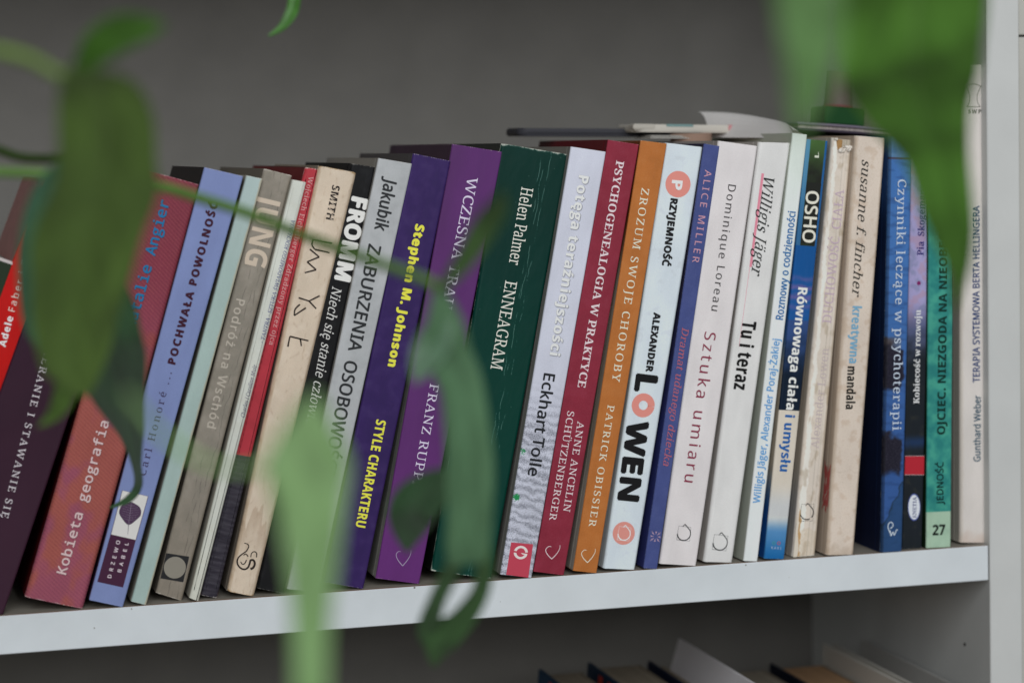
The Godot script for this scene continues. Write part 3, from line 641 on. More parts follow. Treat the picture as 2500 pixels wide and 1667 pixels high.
func wear_at(k: String, x: float, y: float, w: float, h: float, amount: float, seed_: float) -> float:
	var e := minf(minf(x, w - x), minf(y, h - y))
	var corner := minf(Vector2(x, y).length(), minf(Vector2(w - x, y).length(), minf(Vector2(x, h - y).length(), Vector2(w - x, h - y).length())))
	var reach := amount * (0.55 + 0.9 * nz.get_noise_2d(x * 2.0 + seed_, y * 1.3)) + amount * 0.8 * clampf(1.0 - corner / 5.0, 0.0, 1.0)
	return clampf((reach - e + 0.5 * nf.get_noise_2d(x * 2.0, y * 2.0 + seed_)) * 2.5, 0.0, 1.0) if e < 2.5 else 0.0


func paint(k: String, x: float, y: float, w: float, h: float, base: Color) -> Color:
	# observed print colour at x mm from the left and y mm above the foot
	var u := x / w
	var n := nz.get_noise_2d(x, y)
	var n2 := nf.get_noise_2d(x, y)
	match k:
		"c":
			return base.lerp(Color("2c1424"), clampf(y / 150.0 - 0.2, 0.0, 0.7))
		"d":
			var c := Color("96475c").lerp(Color("a04e46"), smoothstep(-0.25, 0.3, nz.get_noise_2d(x * 0.5, y * 0.35 + 40.0) + 0.5 - absf(y - 75.0) / 90.0))
			c = c.lerp(Color("7e2c3c"), smoothstep(90.0, 170.0, y) * 0.85)
			var dia := sin((x * 0.62 + y * 1.0) * TAU / 1.7)
			var dots := sin((x * 1.0 - y * 0.75) * TAU / 0.95)
			var a := dia * 0.7 + dots * 0.5 + n2 * 0.6
			return c.lerp(Color("b06a58"), 0.30 * smoothstep(0.3, 1.0, a) * (0.55 + 0.9 * absf(n))).darkened(0.12 * smoothstep(0.2, 1.0, -a))
		"f":
			return base.lerp(Color("a8b8b8"), smoothstep(150.0, 205.0, y) * 0.6).lerp(Color("b8ae94"), clampf(smoothstep(0.86, 0.97, u + n * 0.06), 0.0, 1.0) * 0.8)
		"g":
			var crease := 0.0
			for q in [[0.63, 0.16, 9.0], [0.80, 0.1, 4.0], [0.42, 0.06, 7.0]]:
				var cx: float = w * q[0] + nz.get_noise_2d(y * 0.6, q[2] * 10.0) * 1.3
				crease = maxf(crease, (1.0 - smoothstep(0.0, 0.22, absf(x - cx))) * clampf(0.35 + nz.get_noise_2d(q[2] * 7.0, y * 1.1) * 1.6, 0.0, 1.0))
			var c := base.lerp(Color("9a9084"), clampf(n * 0.8, -0.3, 0.5)).darkened(0.05 * absf(n2))
			c = c.lerp(Color("7c6f60"), smoothstep(70.0, 10.0, y) * 0.35 + smoothstep(0.85, 1.0, u) * 0.3)
			return c.lerp(Color("4c463e"), crease * 0.7)
		"h":
			return base.lerp(Color("b8b4a4"), smoothstep(60.0, 0.0, y) * 0.45 + maxf(n, 0.0) * 0.3)
		"i":
			var sp := level("i", "split", 0)
			var c := base
			if y < sp:
				c = Color("2c2832").lightened(0.05 + 0.10 * nz.get_noise_2d(x * 0.7, y * 5.0))
			elif y < sp + 62.0:
				c = Color("b4303c")
			return c.darkened(0.08 * maxf(0.0, n))
		"j":
			var ridge := nr.get_noise_2d(x * 1.5, y * 0.55)
			var c := base.lerp(Color("b49c84"), smoothstep(0.55, 0.95, ridge) * 0.55).lerp(Color("d8c8b4"), clampf(n * 0.6, 0.0, 0.4))
			var edge := 43.0 + nz.get_noise_2d(x * 2.2, 5.0) * 12.0 - absf(u - 0.42) * 22.0
			var stain := smoothstep(edge + 1.0, edge, y) * smoothstep(2.0, 34.0, y)
			c = c.lerp(Color("b09880"), 0.5 * stain * smoothstep(edge - 16.0, edge, y) + 0.12 * stain)
			return c.lerp(Color("b09474"), smoothstep(0.9, 1.0, absf(u - 0.5) * 2.0) * (0.35 + 0.6 * maxf(0.0, n)))
		"l", "m", "k":
			return base.lightened(0.05 * maxf(0.0, n)).darkened(0.06 * maxf(0.0, -n))
		"n":
			return base.lerp(Color("6c2a7a"), smoothstep(90.0, 10.0, y) * 0.5).lerp(Color("4c2858"), 0.4 * smoothstep(0.4, 0.0, u) * smoothstep(120.0, 200.0, y))
		"o":
			var c := base.lerp(Color("012a24"), smoothstep(80.0, 200.0, y) * 0.7)
			for q in [[0.665, 3.0, 0.30], [0.735, 17.0, 0.34], [0.62, 31.0, 0.16]]:
				var cx: float = w * q[0] + nz.get_noise_2d(y * 0.45, q[1]) * 1.2
				var on := smoothstep(-0.05, 0.25, nz.get_noise_2d(q[1] * 9.0, y * 0.9) + 0.25 * nf.get_noise_2d(q[1], y * 1.5) + q[2] * (0.2 + smoothstep(110.0, 200.0, y)) - 0.14)
				c = c.lerp(Color("8fa49a"), (1.0 - smoothstep(0.05, 0.2, absf(x - cx))) * on * 0.55)
			if nf.get_noise_2d(x * 2.2 + 70.0, y * 2.2) > 0.93:
				c = c.lerp(Color("a8b4a8"), 0.7)
			return c
		"p":
			var ramp := smoothstep(100.0, 66.0, y)
			var rip := sin((y + x * 0.16 + n * 2.2) * TAU / 4.3)
			var c := base
			var dark := clampf(0.26 * rip + 0.16 + 0.75 * nf.get_noise_2d(x * 2.6, y * 2.6), 0.0, 0.85) * ramp
			c = c.lerp(Color("4c4e58"), dark)
			if (Vector2(x - 1.3, y - 38.5).length() + n2 * 0.8 < 1.6) or (Vector2(x - 0.9, y - 61.0).length() + n2 * 1.4 < 0.9):
				c = Color("1c8848")
			return c
		"q", "r", "t":
			return base.darkened(0.05 * maxf(0.0, n)).lightened(0.04 * maxf(0.0, -n) + 0.02 * n2)
		"s":
			return base.lerp(Color("b4b8bc"), 0.25 * smoothstep(0.3, 0.6, n))
		"w":
			return base.lerp(Color("c6d2c4"), smoothstep(150.0, 212.0, y) * 0.6)  # green cast of the leaf hanging before it is put into the top
		"x":
			var box := level("x", "box", 0)
			var p1 := level("x", "levels", 1)
			var p2 := level("x", "levels", 2)
			var nav := level("x", "levels", 3)
			var be := level("x", "levels", 4)
			var bl := level("x", "levels", 5)
			var c: Color
			if y > box - 1.0:
				c = Color("20241c").lerp(Color("40622e"), smoothstep(box + 32.0, box + 52.0, y))
				c = c.lerp(Color("4a6c38"), 0.25 * n)
				if u < 0.17:
					c = Color("2c6494").lerp(Color("4a86a8"), smoothstep(box, h, y))
				elif u > 0.90:
					c = Color("1c5c9c")
			elif y > p2 - 6.0:
				c = Color("0c5096").lerp(Color("4c5496"), (smoothstep(p2 - 6.0, p2 + 4.0, y) * smoothstep(p1 + 3.0, p1 - 3.0, y)) * (0.6 + 0.5 * sin(y * 1.3 + n * 2.0)))
			elif y > nav:
				c = Color("2c4880").lerp(Color("0c1c30"), smoothstep(p2 - 6.0, nav + 12.0, y + n * 8.0))
			elif y > bl:
				c = Color("cdc2b2").lerp(Color("b8bcc0"), smoothstep(be, bl + 4.0, y) * 0.8)
			else:
				c = Color("c0c2c0").lerp(Color("4a86bc"), smoothstep(bl, bl - 9.0, y)).lerp(Color("085ca0"), smoothstep(bl - 7.0, bl - 25.0, y))
			return c
		"y":
			var c := base.lerp(Color("bcae9c"), smoothstep(0.1, 0.5, n) * 0.35)
			var cx := w * 0.12 + 0.9 * nz.get_noise_2d(3.0, y * 0.9) + smoothstep(55.0, 20.0, y) * 0.6
			var wd := 0.7 + 1.1 * absf(nz.get_noise_2d(9.0, y * 1.4)) + smoothstep(60.0, 40.0, y) * 0.5
			c = c.lerp(Color("ddd6cc"), 1.0 - smoothstep(wd, wd + 0.25, absf(x - cx - 0.6)))
			if y < 30.0 and x > 0.9 and x < 3.3 + n * 1.5 - y * 0.08:
				c = Color("b8905f")
			if y < 14.0 + n * 3.0 and x >= 2.6:
				c = c.lerp(Color("c8b8a2"), 0.6 + 0.4 * n2)
			c = c.lerp(Color("a8967e"), smoothstep(1.4 + n, 0.1, w - x) * 0.5 + 0.5 * smoothstep(0.25, 0.6, nz.get_noise_2d(x * 1.5 + 60.0, y * 0.7)))
			for q in [0.62, 0.8]:
				c = c.darkened(0.16 * (1.0 - smoothstep(0.0, 0.2, absf(x - w * q))))
			return c
		"z":
			var c := base.lerp(Color("b09a84"), smoothstep(0.5, 0.85, n2) * 0.6).lerp(Color("bca48e"), smoothstep(0.15, 0.5, n) * 0.5)
			c = c.lerp(Color("a58f78"), smoothstep(1.6 + n, 0.2, minf(x, w - x)) * 0.45 + smoothstep(7.0, 0.0, y + n * 6.0) * 0.4)
			return c.lerp(Color("9c8874"), (1.0 - smoothstep(0.0, 0.22, absf(y - 42.0 - x * 0.1 - n * 3.0))) * 0.35)
		"A":
			var r0 := level("A", "levels", 0)
			var r1 := level("A", "levels", 1)
			var r2 := level("A", "levels", 2)
			var r3 := level("A", "levels", 3)
			var tl := level("A", "levels", 4)
			var c := Color("3a6cb0").lerp(Color("2e5494"), clampf((140.0 - y) / 90.0, 0.0, 1.0))
			c = c.lerp(Color("203a6c"), 0.35 * smoothstep(0.0, 0.5, nz.get_noise_2d(x * 0.8, y * 2.4)))
			if y > tl:
				c = Color("5a84b4").lerp(Color("3c6ea8"), absf(n) * 1.5)
			elif y > tl - 1.2:
				c = Color("4a3c54")
			var rock0 := smoothstep(r1 - 2.0, r1 + 2.0, y + n * 4.0) * smoothstep(r0 + 3.0, r0 - 2.0, y + n * 5.0 + u * 6.0) * smoothstep(0.86, 0.72, u + n * 0.2)
			var rock1 := smoothstep(r3 - 2.0, r3 + 3.0, y + n * 4.0) * smoothstep(r2 + 2.0, r2 - 2.0, y + n * 5.0) * smoothstep(0.95, 0.8, u + n * 0.2)
			c = c.lerp(Color("1e1c2a").lightened(0.12 * maxf(0.0, nf.get_noise_2d(x * 0.6, y * 2.0))), maxf(rock0, rock1))
			c = c.lerp(Color("6a5c54"), 0.5 * smoothstep(r0 - 5.0, r0 - 1.0, y + n * 3.0) * smoothstep(r0 + 3.0, r0, y) * smoothstep(0.8, 0.6, u))
			if y < 36.0:
				var dg := y - 12.0 - u * 24.0 + n * 4.0
				c = c.lerp(Color("1c2428"), smoothstep(0.5, -1.0, absf(dg) - 1.0) * 0.7)
				if dg < 0.0:
					c = c.lerp(Color("1c3a58"), 0.55)
			if x < 0.8:
				c = c.darkened(0.3)
			return c
		"B":
			var lo := level("B", "dot", 0)
			var c := Color("9c94c2").lerp(Color("a48cae"), smoothstep(0.0, 0.4, n)).lerp(Color("8888b0"), smoothstep(0.1, 0.5, -n))
			c = c.lerp(Color("4c5478"), smoothstep(lo - 8.0, lo - 26.0, y))
			c = c.lerp(Color("1c2228"), smoothstep(lo - 22.0, lo - 42.0, y + n * 6.0))
			c = c.lerp(Color("1c3660"), smoothstep(5.0, 0.0, absf(y - level("B", "red", 2) - 7.0)) * 0.8)
			return c.lerp(Color("30302c"), smoothstep(0.2, 0.6, n) * smoothstep(120.0, 60.0, y) * 0.6)
		"C":
			var lv := level("C", "level", 0)
			if y < lv:
				return Color("9cbaa0").lerp(Color("8cac94"), maxf(0.0, n))
			return Color("2a867c").lerp(Color("3c9c86"), smoothstep(-0.1, 0.5, n) * 0.8).lerp(Color("1c7472"), smoothstep(0.0, 0.5, -n) * 0.7).lerp(Color("3aa07c"), smoothstep(120.0, 200.0, y) * 0.25)
		"D":
			return base.lerp(Color("b8a090"), smoothstep(8.0, 0.0, y + n * 4.0) * 0.5).lerp(Color("b4a898"), smoothstep(1.5 + n, 0.2, minf(x, w - x)) * 0.4)
	return base


func spine_texture(k: String, w: float, h: float, side: float) -> Array:
	var look: Array = LOOK[k]
	var res := 4.0
	var total := w + side * 2.0
	var iw := int(total * res)
	var ih := int(h * res)
	var base := Color(look[1])
	var wear: float = look[5]
	var paper := Color("cfc8bc") if k != "j" else Color("a8865c")
	var data := PackedByteArray()
	data.resize(iw * ih * 3)
	var relief := PackedByteArray()
	relief.resize(iw * ih)
	var seed_ := float(k.unicode_at(0)) * 13.0
	var at := 0
	# print colours are turned into base colours through a table, so that the loop stays quick
	var table := PackedByteArray()
	table.resize(256)
	for i in 256:
		table[i] = int(clampf(obc(Color(i / 255.0, i / 255.0, i / 255.0)).r, 0.0, 1.0) * 255.0 + 0.5)
	for j in ih:
		var y := h - (j + 0.5) / res
		for i in iw:
			var x := (i + 0.5) / res - side
			var c := paint(k, clampf(x, 0.0, w), y, w, h, base)
			var we := wear_at(k, x + side, y, total, h, wear, seed_)
			if we > 0.0:
				c = c.lerp(paper, we * 0.85)
			c = muted(c)
			var g := 1.0 + 0.035 * nf.get_noise_2d(x * 2.5 + seed_, y * 2.5) + 0.04 * nz.get_noise_2d(x * 0.6, y * 0.25 + seed_)
			data[at * 3] = table[clampi(int(c.r * g * 255.0), 0, 255)]
			data[at * 3 + 1] = table[clampi(int(c.g * g * 255.0), 0, 255)]
			data[at * 3 + 2] = table[clampi(int(c.b * g * 255.0), 0, 255)]
			relief[at] = clampi(int(128.0 + 70.0 * (nr.get_noise_2d(x * 1.5, y * 0.55) if k == "j" else nz.get_noise_2d(x * 1.2 + seed_, y * 0.5)) - 30.0 * we), 0, 255)
			at += 1
	return [ImageTexture.create_from_image(Image.create_from_data(iw, ih, false, Image.FORMAT_RGB8, data)), ImageTexture.create_from_image(Image.create_from_data(iw, ih, false, Image.FORMAT_L8, relief))]


func strip_texture(cols: Array, seed_: float) -> ImageTexture:
	# a cover from the top down, a few tones with a little grime
	var im := Image.create(24, 160, false, Image.FORMAT_RGB8)
	for j in 160:
		var t := j / 159.0 * (cols.size() - 1)
		var a := int(floorf(t))
		var c := Color(cols[a]).lerp(Color(cols[mini(a + 1, cols.size() - 1)]), smoothstep(0.3, 0.7, t - a))
		for i in 24:
			var g := 1.0 + 0.06 * nz.get_noise_2d(i * 3.0 + seed_, j * 1.5)
			im.set_pixel(i, j, obc(Color(c.r * g, c.g * g, c.b * g)))
	return ImageTexture.create_from_image(im)


func page_material(hex: String) -> StandardMaterial3D:
	var key := "pages" + hex
	if not mats.has(key):
		var im := Image.create(96, 4, false, Image.FORMAT_RGB8)
		var c := ob(hex)
		for i in 96:
			var g := 0.82 + 0.18 * rng.randf()
			for j in 4:
				im.set_pixel(i, j, Color(g, g, g))
		var m := StandardMaterial3D.new()
		if not mats.has("page_edges"):
			mats["page_edges"] = ImageTexture.create_from_image(im)
		m.albedo_texture = mats["page_edges"]
		m.albedo_color = c.lightened(0.04)
		m.roughness = 0.85
		m.metallic_specular = 0.2
		mats[key] = m
	return mats[key]


func build_book(k: String) -> void:
	var b: Dictionary = BOOKS[k]
	var look: Array = LOOK[k]
	var o := thing("book", look[0], "book", b.base, "books leaning along the white shelf")
	o.rotation.z = -b.lean
	var q: Array = b.quad
	make_volume(k, o, q[0], q[1], q[2], q[3], b.depth, look, true)
	# lettering
	for t in b.text:
		var called := "lettering"
		if t[6] == "shadow":
			var sd: Array = t.duplicate()
			part("lettering_shadow", letters(sd, 0.07, Vector2(0.16, -0.14) if k != "A" else Vector2(-0.14, -0.1)), mat("14303c" if t[2] == "0c6ea4" else ("40181c" if k == "d" else "1c3458"), 0.6), o)
		elif t[6] == "soft":
			part("lettering_shadow", letters(t, 0.06, Vector2(0.26, -0.18), 0.055), mat("a2a3ae", 0.6), o)
			part("lettering_shadow", letters(t, 0.12, Vector2(0.2, -0.14), 0.02), mat("8c8d98", 0.6), o)
		part(called, letters(t, 0.18), mat(t[2], 0.5), o)
		if t[1] == "stencil":      # the stamped letters are broken by thin gaps
			var gaps := begin()
			for i in 9:
				var a: Vector2 = t[3].lerp(t[4], (i + 0.4) / 9.0 + 0.03 * sin(i * 5.0))
				var nn: Vector2 = (t[4] - t[3]).normalized().orthogonal() * -1.0
				var s0: float = t[5] * (0.15 + 0.2 * (i % 3))
				add_stroke(gaps, [a - nn * 0.1 + nn * s0, a + (t[4] - t[3]).normalized() * 0.9 + nn * (s0 + t[5] * 0.5)], 0.3, 0.2, 0.3)
			part("lettering_gap", gaps.commit(), mat(look[1], 0.7), o)
	marks(k, b.mark, o)


func marks(k: String, m: Dictionary, o: Node3D) -> void:
	var st := begin()
	match k:
		"e":
			add_poly(st, rect(m.panel), 0.06)
			part("panel_print", st.commit(), mat("44203a"), o)
			st = begin()
			add_poly(st, rect(m.plate), 0.065)
			part("picture_ground", st.commit(), mat("cfccc8"), o)
			st = begin()
			var p: Array = m.plate
			add_stroke(st, [p[0], p[2], p[3], p[1]], 0.22, 0.22, 0.08)
			part("picture_border", st.commit(), mat("44203a"), o)
			st = begin()
			var c: Vector2 = m.seed[0]
			var dn: Vector2 = (m.seed[1] - c)
			var sd := Vector2(-dn.y, dn.x)
			var shape := smooth([c - dn * 0.95, c - dn * 0.6 + sd * 0.72, c + sd * 0.92, c + dn * 0.5 + sd * 0.62, c + dn * 1.0, c + dn * 0.5 - sd * 0.62, c - sd * 0.92, c - dn * 0.6 - sd * 0.72, c - dn * 0.95])
			shape.pop_back()
			add_poly(st, PackedVector2Array(shape), 0.09)
			add_stroke(st, [c + dn * 0.95, m.seed[2]], 0.28, 0.12, 0.10)
			part("leaf_print", st.commit(), mat("4c3450"), o)
			st = begin()
			add_stroke(st, [c - dn * 0.9, c + dn * 0.95], 0.12, 0.16, 0.12)
			for i in 7:
				var f := -0.6 + i * 0.2
				for s in [-1.0, 1.0]:
					add_stroke(st, [c + dn * f, c + dn * (f - 0.14) + sd * s * 0.72 * sqrt(maxf(0.0, 1.0 - f * f * 0.9))], 0.1, 0.04, 0.12)
			part("leaf_vein_print", st.commit(), mat("8c7c90"), o)
		"g":
			add_poly(st, rect(m.emblem), 0.06)
			part("emblem_square", st.commit(), mat("262628"), o)
			st = begin()
			var c: Vector2 = (m.emblem[0] + m.emblem[1] + m.emblem[2] + m.emblem[3]) / 4.0
			add_poly(st, circle(c, m.emblem[0].distance_to(m.emblem[1]) * 0.475), 0.10)
			part("emblem_disc", st.commit(), mat("868074", 0.6), o)
		"j":
			pass
		"n", "q", "r":
			heart_emblem(m.heart, {"n": "9a8aa8", "q": "dcc4c8", "r": "e8d4bc"}[k], o)
		"o":
			drop_emblem(m.ring, "86a898", 0.08, o)
		"p":
			add_poly(st, rect(m.label), 0.07)
			part("red_label", st.commit(), mat("c23c50", 0.5), o)
			st = begin()
			var l: Array = m.label
			var c: Vector2 = (l[2] + l[3]) * 0.36 + (l[0] + l[1]) * 0.14
			var r: float = l[0].distance_to(l[1]) * 0.295
			for s in [1.0, -1.0]:
				var outer := arc(c, r, 8.0 * s - (6.0 if s < 0 else 0.0), 172.0 * s)
				var inner := arc(c + Vector2(0, -0.05 * s), r * 0.66, 168.0 * s, 10.0 * s)
				var ring := PackedVector2Array()
				for v in outer:
					ring.append(c + Vector2((v - c).x * 1.06, (v - c).y * 0.98))
				for v in inner:
					ring.append(v)
				add_poly(st, ring, 0.12)
			add_poly(st, PackedVector2Array([c + Vector2(0.02, -0.06) * r, c + Vector2(1.0, -0.06) * r, c + Vector2(1.0, -0.24) * r, c + Vector2(0.3, -0.24) * r]), 0.13)
			part("label_emblem", st.commit(), mat("dcd0cc"), o)
		"s":
			add_poly(st, circle(m.disc[0], m.disc[0].distance_to(m.disc[1]) * 1.04), 0.06)
			part("salmon_disc", st.commit(), mat("dc8478"), o)
			st = begin()
			add_poly(st, circle(m.disc2[0], m.disc2[0].distance_to(m.disc2[1])), 0.06)
			part("salmon_disc", st.commit(), mat("d8887c"), o)
			st = begin()
			var c: Vector2 = m.donut[0]
			var r: float = c.distance_to(m.donut[1])
			add_stroke(st, arc(c, r * 0.70, 0, 360, 48), r * 0.62, r * 0.62, 0.08)
			part("salmon_letter", st.commit(), mat("dc8478"), o)
			drop_emblem(m.ring, "e4dcd8", 0.11, o)
		"t":
			var c: Vector2 = m.flake[0]
			var r: float = c.distance_to(m.flake[1])
			for i in 8:
				var d := Vector2.from_angle(TAU * i / 8.0)
				var sd := d.orthogonal()
				add_stroke(st, [c + d * r * 0.42, c + d * r * (1.25 if i % 2 else 0.95)], 0.2, 0.2, 0.08)
				add_stroke(st, [c + d * r * 0.95 + sd * 0.45, c + d * r * 0.62, c + d * r * 0.95 - sd * 0.45], 0.18, 0.18, 0.09)
			part("flake_emblem", st.commit(), mat("c09cb0"), o)
		"u", "v":
			drop_emblem(m.ring, "26282c", 0.08, o)
			if k == "v":
				add_stroke(st, m.stripe, 1.25, 1.35, 0.07)
				add_stroke(st, m.hair, 0.14, 0.2, 0.07)
				part("pink_stripe", st.commit(), mat("dc8094"), o)
		"x":
			add_poly(st, rect(m.box), 0.06)
			part("black_box_print", st.commit(), mat("20221e"), o)
			for i in 2:
				st = begin()
				var c: Vector2 = m.dots[i]
				add_stroke(st, arc(c, 0.75, 0, 360, 20), 0.35, 0.35, 0.08)
				part("publisher_dot", st.commit(), mat(["3c8c8c", "a84858"][i]), o)
		"y":
			drop_emblem(m.ring, "24221f", 0.08, o, true)
		"A":
			part("script_emblem", stroke_mesh(STROKES.scrawl, 0.5, 0.09), mat("b8c4d0"), o)
		"B":
			add_poly(st, rect(m.red), 0.06)
			part("red_block_print", st.commit(), mat("b8202e"), o)
			st = begin()
			var p: Array = m.red
			add_stroke(st, [p[2], p[3]], 0.2, 0.2, 0.08)
			add_stroke(st, [p[0], p[1]], 0.2, 0.2, 0.08)
			part("red_block_edge", st.commit(), mat("b0a8a8"), o)
			st = begin()
			add_poly(st, circle(m.dot[0], m.dot[0].distance_to(m.dot[1]) * 0.9), 0.06)
			part("dot_print", st.commit(), mat("7c2060"), o)
			var c: Vector2 = m.oval[0]
			for e in [[1.06, "4858a0", 0.06], [0.96, "d0d4dc", 0.09]]:
				st = begin()
				var ring := PackedVector2Array()
				for i in 36:
					var a := TAU * i / 36.0
					ring.append(c + (m.oval[1] - c) * cos(a) * e[0] + (m.oval[2] - c) * sin(a) * e[0])
				add_poly(st, ring, e[2])
				part("oval_print", st.commit(), mat(e[1]), o)
		"D":
			part("vase_emblem", stroke_mesh(STROKES.vase, 0.35, 0.09), mat("6c6c62"), o)


func stroke_mesh(paths: Array, w: float, lift: float) -> ArrayMesh:
	var st := begin()
	for i in paths.size():
		add_stroke(st, smooth(paths[i]), w, w, lift + 0.02 * i)
	return st.commit()


func make_volume(k: String, o: Node3D, bl: Vector2, br: Vector2, tl: Vector2, tr: Vector2, depth: float, look: Array, painted: bool) -> void:
	var w := (br.x - bl.x + tr.x - tl.x) / 2.0
	var h := (tl.y + tr.y - bl.y - br.y) / 2.0
	var r: float = minf(look[4], w * 0.3)
	var worn: float = look[5]
	var ct := 0.42       # thickness of the card cover
	var rc: float = {"j": 2.2, "i": 1.6, "y": 1.2, "D": 1.0, "z": 1.2, "v": 0.8}.get(k, worn * 0.9)   # rounded ends
	var at := func(s: float, t: float, off: float, z: float) -> Vector3:
		var lo := bl.lerp(br, s)
		var hi := tl.lerp(tr, s)
		var p := lo.lerp(hi, t)
		return Vector3(p.x + off, p.y, z) * MM
	# the spine, round at both long edges and a little at its ends
	var cols := []       # s, off, z, normal, distance along
	for i in 5:
		var a := PI - i * PI / 8.0
		cols.append([0.0, r + r * cos(a) - r * 0.35, -r + r * sin(a), Vector3(cos(a), 0, sin(a))])
	for i in 6:
		cols.append([lerpf(0.0, 1.0, (i + 1) / 7.0), 0.0, 0.0, Vector3(0, 0, 1)])
	for i in 5:
		var a := PI / 2.0 - i * PI / 8.0
		cols.append([1.0, -r + r * cos(a) + r * 0.35, -r + r * sin(a), Vector3(cos(a), 0, sin(a))])
	var run := [0.0]
	for i in range(1, cols.size()):
		var a: Vector3 = at.call(cols[i - 1][0], 0.5, cols[i - 1][1], cols[i - 1][2])
		var b: Vector3 = at.call(cols[i][0], 0.5, cols[i][1], cols[i][2])
		run.append(run[-1] + a.distance_to(b))
	var rows := [0.0, 0.004, 0.01, 0.02, 0.06, 0.2, 0.4, 0.6, 0.8, 0.94, 0.98, 0.99, 0.996, 1.0]
	var st := begin()
	var grid := []
	for t in rows:
		var line := []
		for i in cols.size():
			var c: Array = cols[i]
			var p: Vector3 = at.call(c[0], t, c[1], c[2])
			# ends: the corners of the spine are pulled in, more where it is worn
			var edge: float = minf(run[i], run[-1] - run[i]) / MM
			var pull := 0.0
			if edge < rc * 1.3:
				pull = rc * (1.0 - sqrt(maxf(0.0, 1.0 - pow(1.0 - edge / (rc * 1.3), 2.0))))
			pull += worn * 0.35 * absf(nz.get_noise_2d(run[i] / MM * 3.0 + k.unicode_at(0), t * 50.0))
			if k == "y" and t > 0.5:
				pull += 5.5 * smoothstep(0.22, 0.34, run[i] / run[-1]) * (0.75 + 0.8 * nz.get_noise_2d(run[i] / MM * 2.5, 8.0))
			if t > 0.5:
				p.y -= pull * MM * smoothstep(0.93, 1.0, t)
				p.z -= 0.25 * MM * smoothstep(0.985, 1.0, t)
			else:
				p.y += pull * MM * smoothstep(0.07, 0.0, t) * (0.7 if k != "j" else 1.0)
				p.z -= 0.25 * MM * smoothstep(0.015, 0.0, t)
			line.append(p)
		grid.append(line)
	for j in rows.size() - 1:
		for i in cols.size() - 1:
			var q := [grid[j][i], grid[j][i + 1], grid[j + 1][i + 1], grid[j + 1][i]]
			var nn := [cols[i][3], cols[i + 1][3], cols[i + 1][3], cols[i][3]]
			var uv := [Vector2(run[i] / run[-1], 1.0 - rows[j]), Vector2(run[i + 1] / run[-1], 1.0 - rows[j]), Vector2(run[i + 1] / run[-1], 1.0 - rows[j + 1]), Vector2(run[i] / run[-1], 1.0 - rows[j + 1])]
			for id in [[0, 2, 1], [0, 3, 2]]:
				for v in id:
					st.set_normal(nn[v])
					st.set_uv(uv[v])
					st.add_vertex(q[v])
	var m := StandardMaterial3D.new()
	if painted:
		var tx := spine_texture(k, w, h, (run[-1] / MM - w) / 2.0)
		m.albedo_texture = tx[0]
		m.heightmap_enabled = true
		if k in ["g", "j", "o", "y"] or not mats.has("relief"):
			mats["relief" if not k in ["g", "j", "o", "y"] else "relief" + k] = tx[1]
		m.heightmap_texture = mats["relief" + k] if k in ["g", "j", "o", "y"] else mats["relief"]
		m.heightmap_scale = 0.016 + 0.02 * worn + (0.02 if k == "j" else 0.0)
		m.texture_repeat = false
	else:
		m.albedo_color = ob(look[1])
	m.roughness = look[6] + 0.08
	m.metallic_specular = 0.25
	part("spine", st.commit(), m, o)
	# covers, with the crease that lets them open
	var cm := StandardMaterial3D.new()
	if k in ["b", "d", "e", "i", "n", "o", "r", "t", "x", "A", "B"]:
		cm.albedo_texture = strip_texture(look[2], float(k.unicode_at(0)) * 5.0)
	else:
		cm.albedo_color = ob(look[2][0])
	cm.roughness = look[6] + 0.1
	cm.metallic_specular = 0.25
	for side in [0.0, 1.0]:
		var sg: float = -1.0 if side == 0.0 else 1.0
		st = begin()
		var prof := [[-r, 0.0], [-r - 4.6, 0.0], [-r - 5.3, -0.22 if w > 9.0 else -0.02], [-r - 6.0, 0.0], [-depth * 0.5, 0.05], [-depth, 0.0]]
		for i in prof.size() - 1:
			var out0: float = (r * 0.35 + prof[i][1]) * sg
			var out1: float = (r * 0.35 + prof[i + 1][1]) * sg
			var p := []
			for t in [0.0, 1.0]:
				for e in [[out0 - sg * ct, prof[i][0]], [out0, prof[i][0]], [out1, prof[i + 1][0]], [out1 - sg * ct, prof[i + 1][0]]]:
					p.append(at.call(side, t, e[0], e[1]))
			var centre := Vector3.ZERO
			for v in p:
				centre += v / 8.0
			for f in [[1, 2, 6, 5], [0, 1, 5, 4], [2, 3, 7, 6], [3, 0, 4, 7], [4, 5, 6, 7], [0, 1, 2, 3]]:
				if (f[0] == 0 and f[1] == 1 and f[2] == 5 and i > 0) or (f[0] == 2 and i < prof.size() - 2):
					continue
				var n: Vector3 = (p[f[2]] - p[f[0]]).cross(p[f[3]] - p[f[1]]).normalized()
				if n.dot((p[f[0]] + p[f[1]] + p[f[2]] + p[f[3]]) / 4.0 - centre) < 0.0:
					n = -n
				var z0: float = -prof[i][0] / depth
				var z1: float = -prof[i + 1][0] / depth
				quad(st, p[f[0]], p[f[1]], p[f[2]], p[f[3]], n, Rect2(z0, 0, z1 - z0, 1) if f[0] == 1 else Rect2(0.5, 0, 0, 0.02))
		part("back_cover" if side == 0.0 else "front_cover", st.commit(), cm, o)
	# pages
	st = begin()
	var inn := ct - r * 0.35 + 0.06
	var p := []
	for t in [0.0, 1.0]:
		var dy := 0.35 if t == 0.0 else -0.35
		for e in [[0.0, inn, -r * 0.6 - 0.3], [1.0, -inn, -r * 0.6 - 0.3], [1.0, -inn, -depth + 1.0], [0.0, inn, -depth + 1.0]]:
			var v: Vector3 = at.call(e[0], t, e[1], e[2])
			v.y += dy * MM
			p.append(v)
	add_hexa(st, p)
	part("page_block", st.commit(), page_material(look[3]), o)
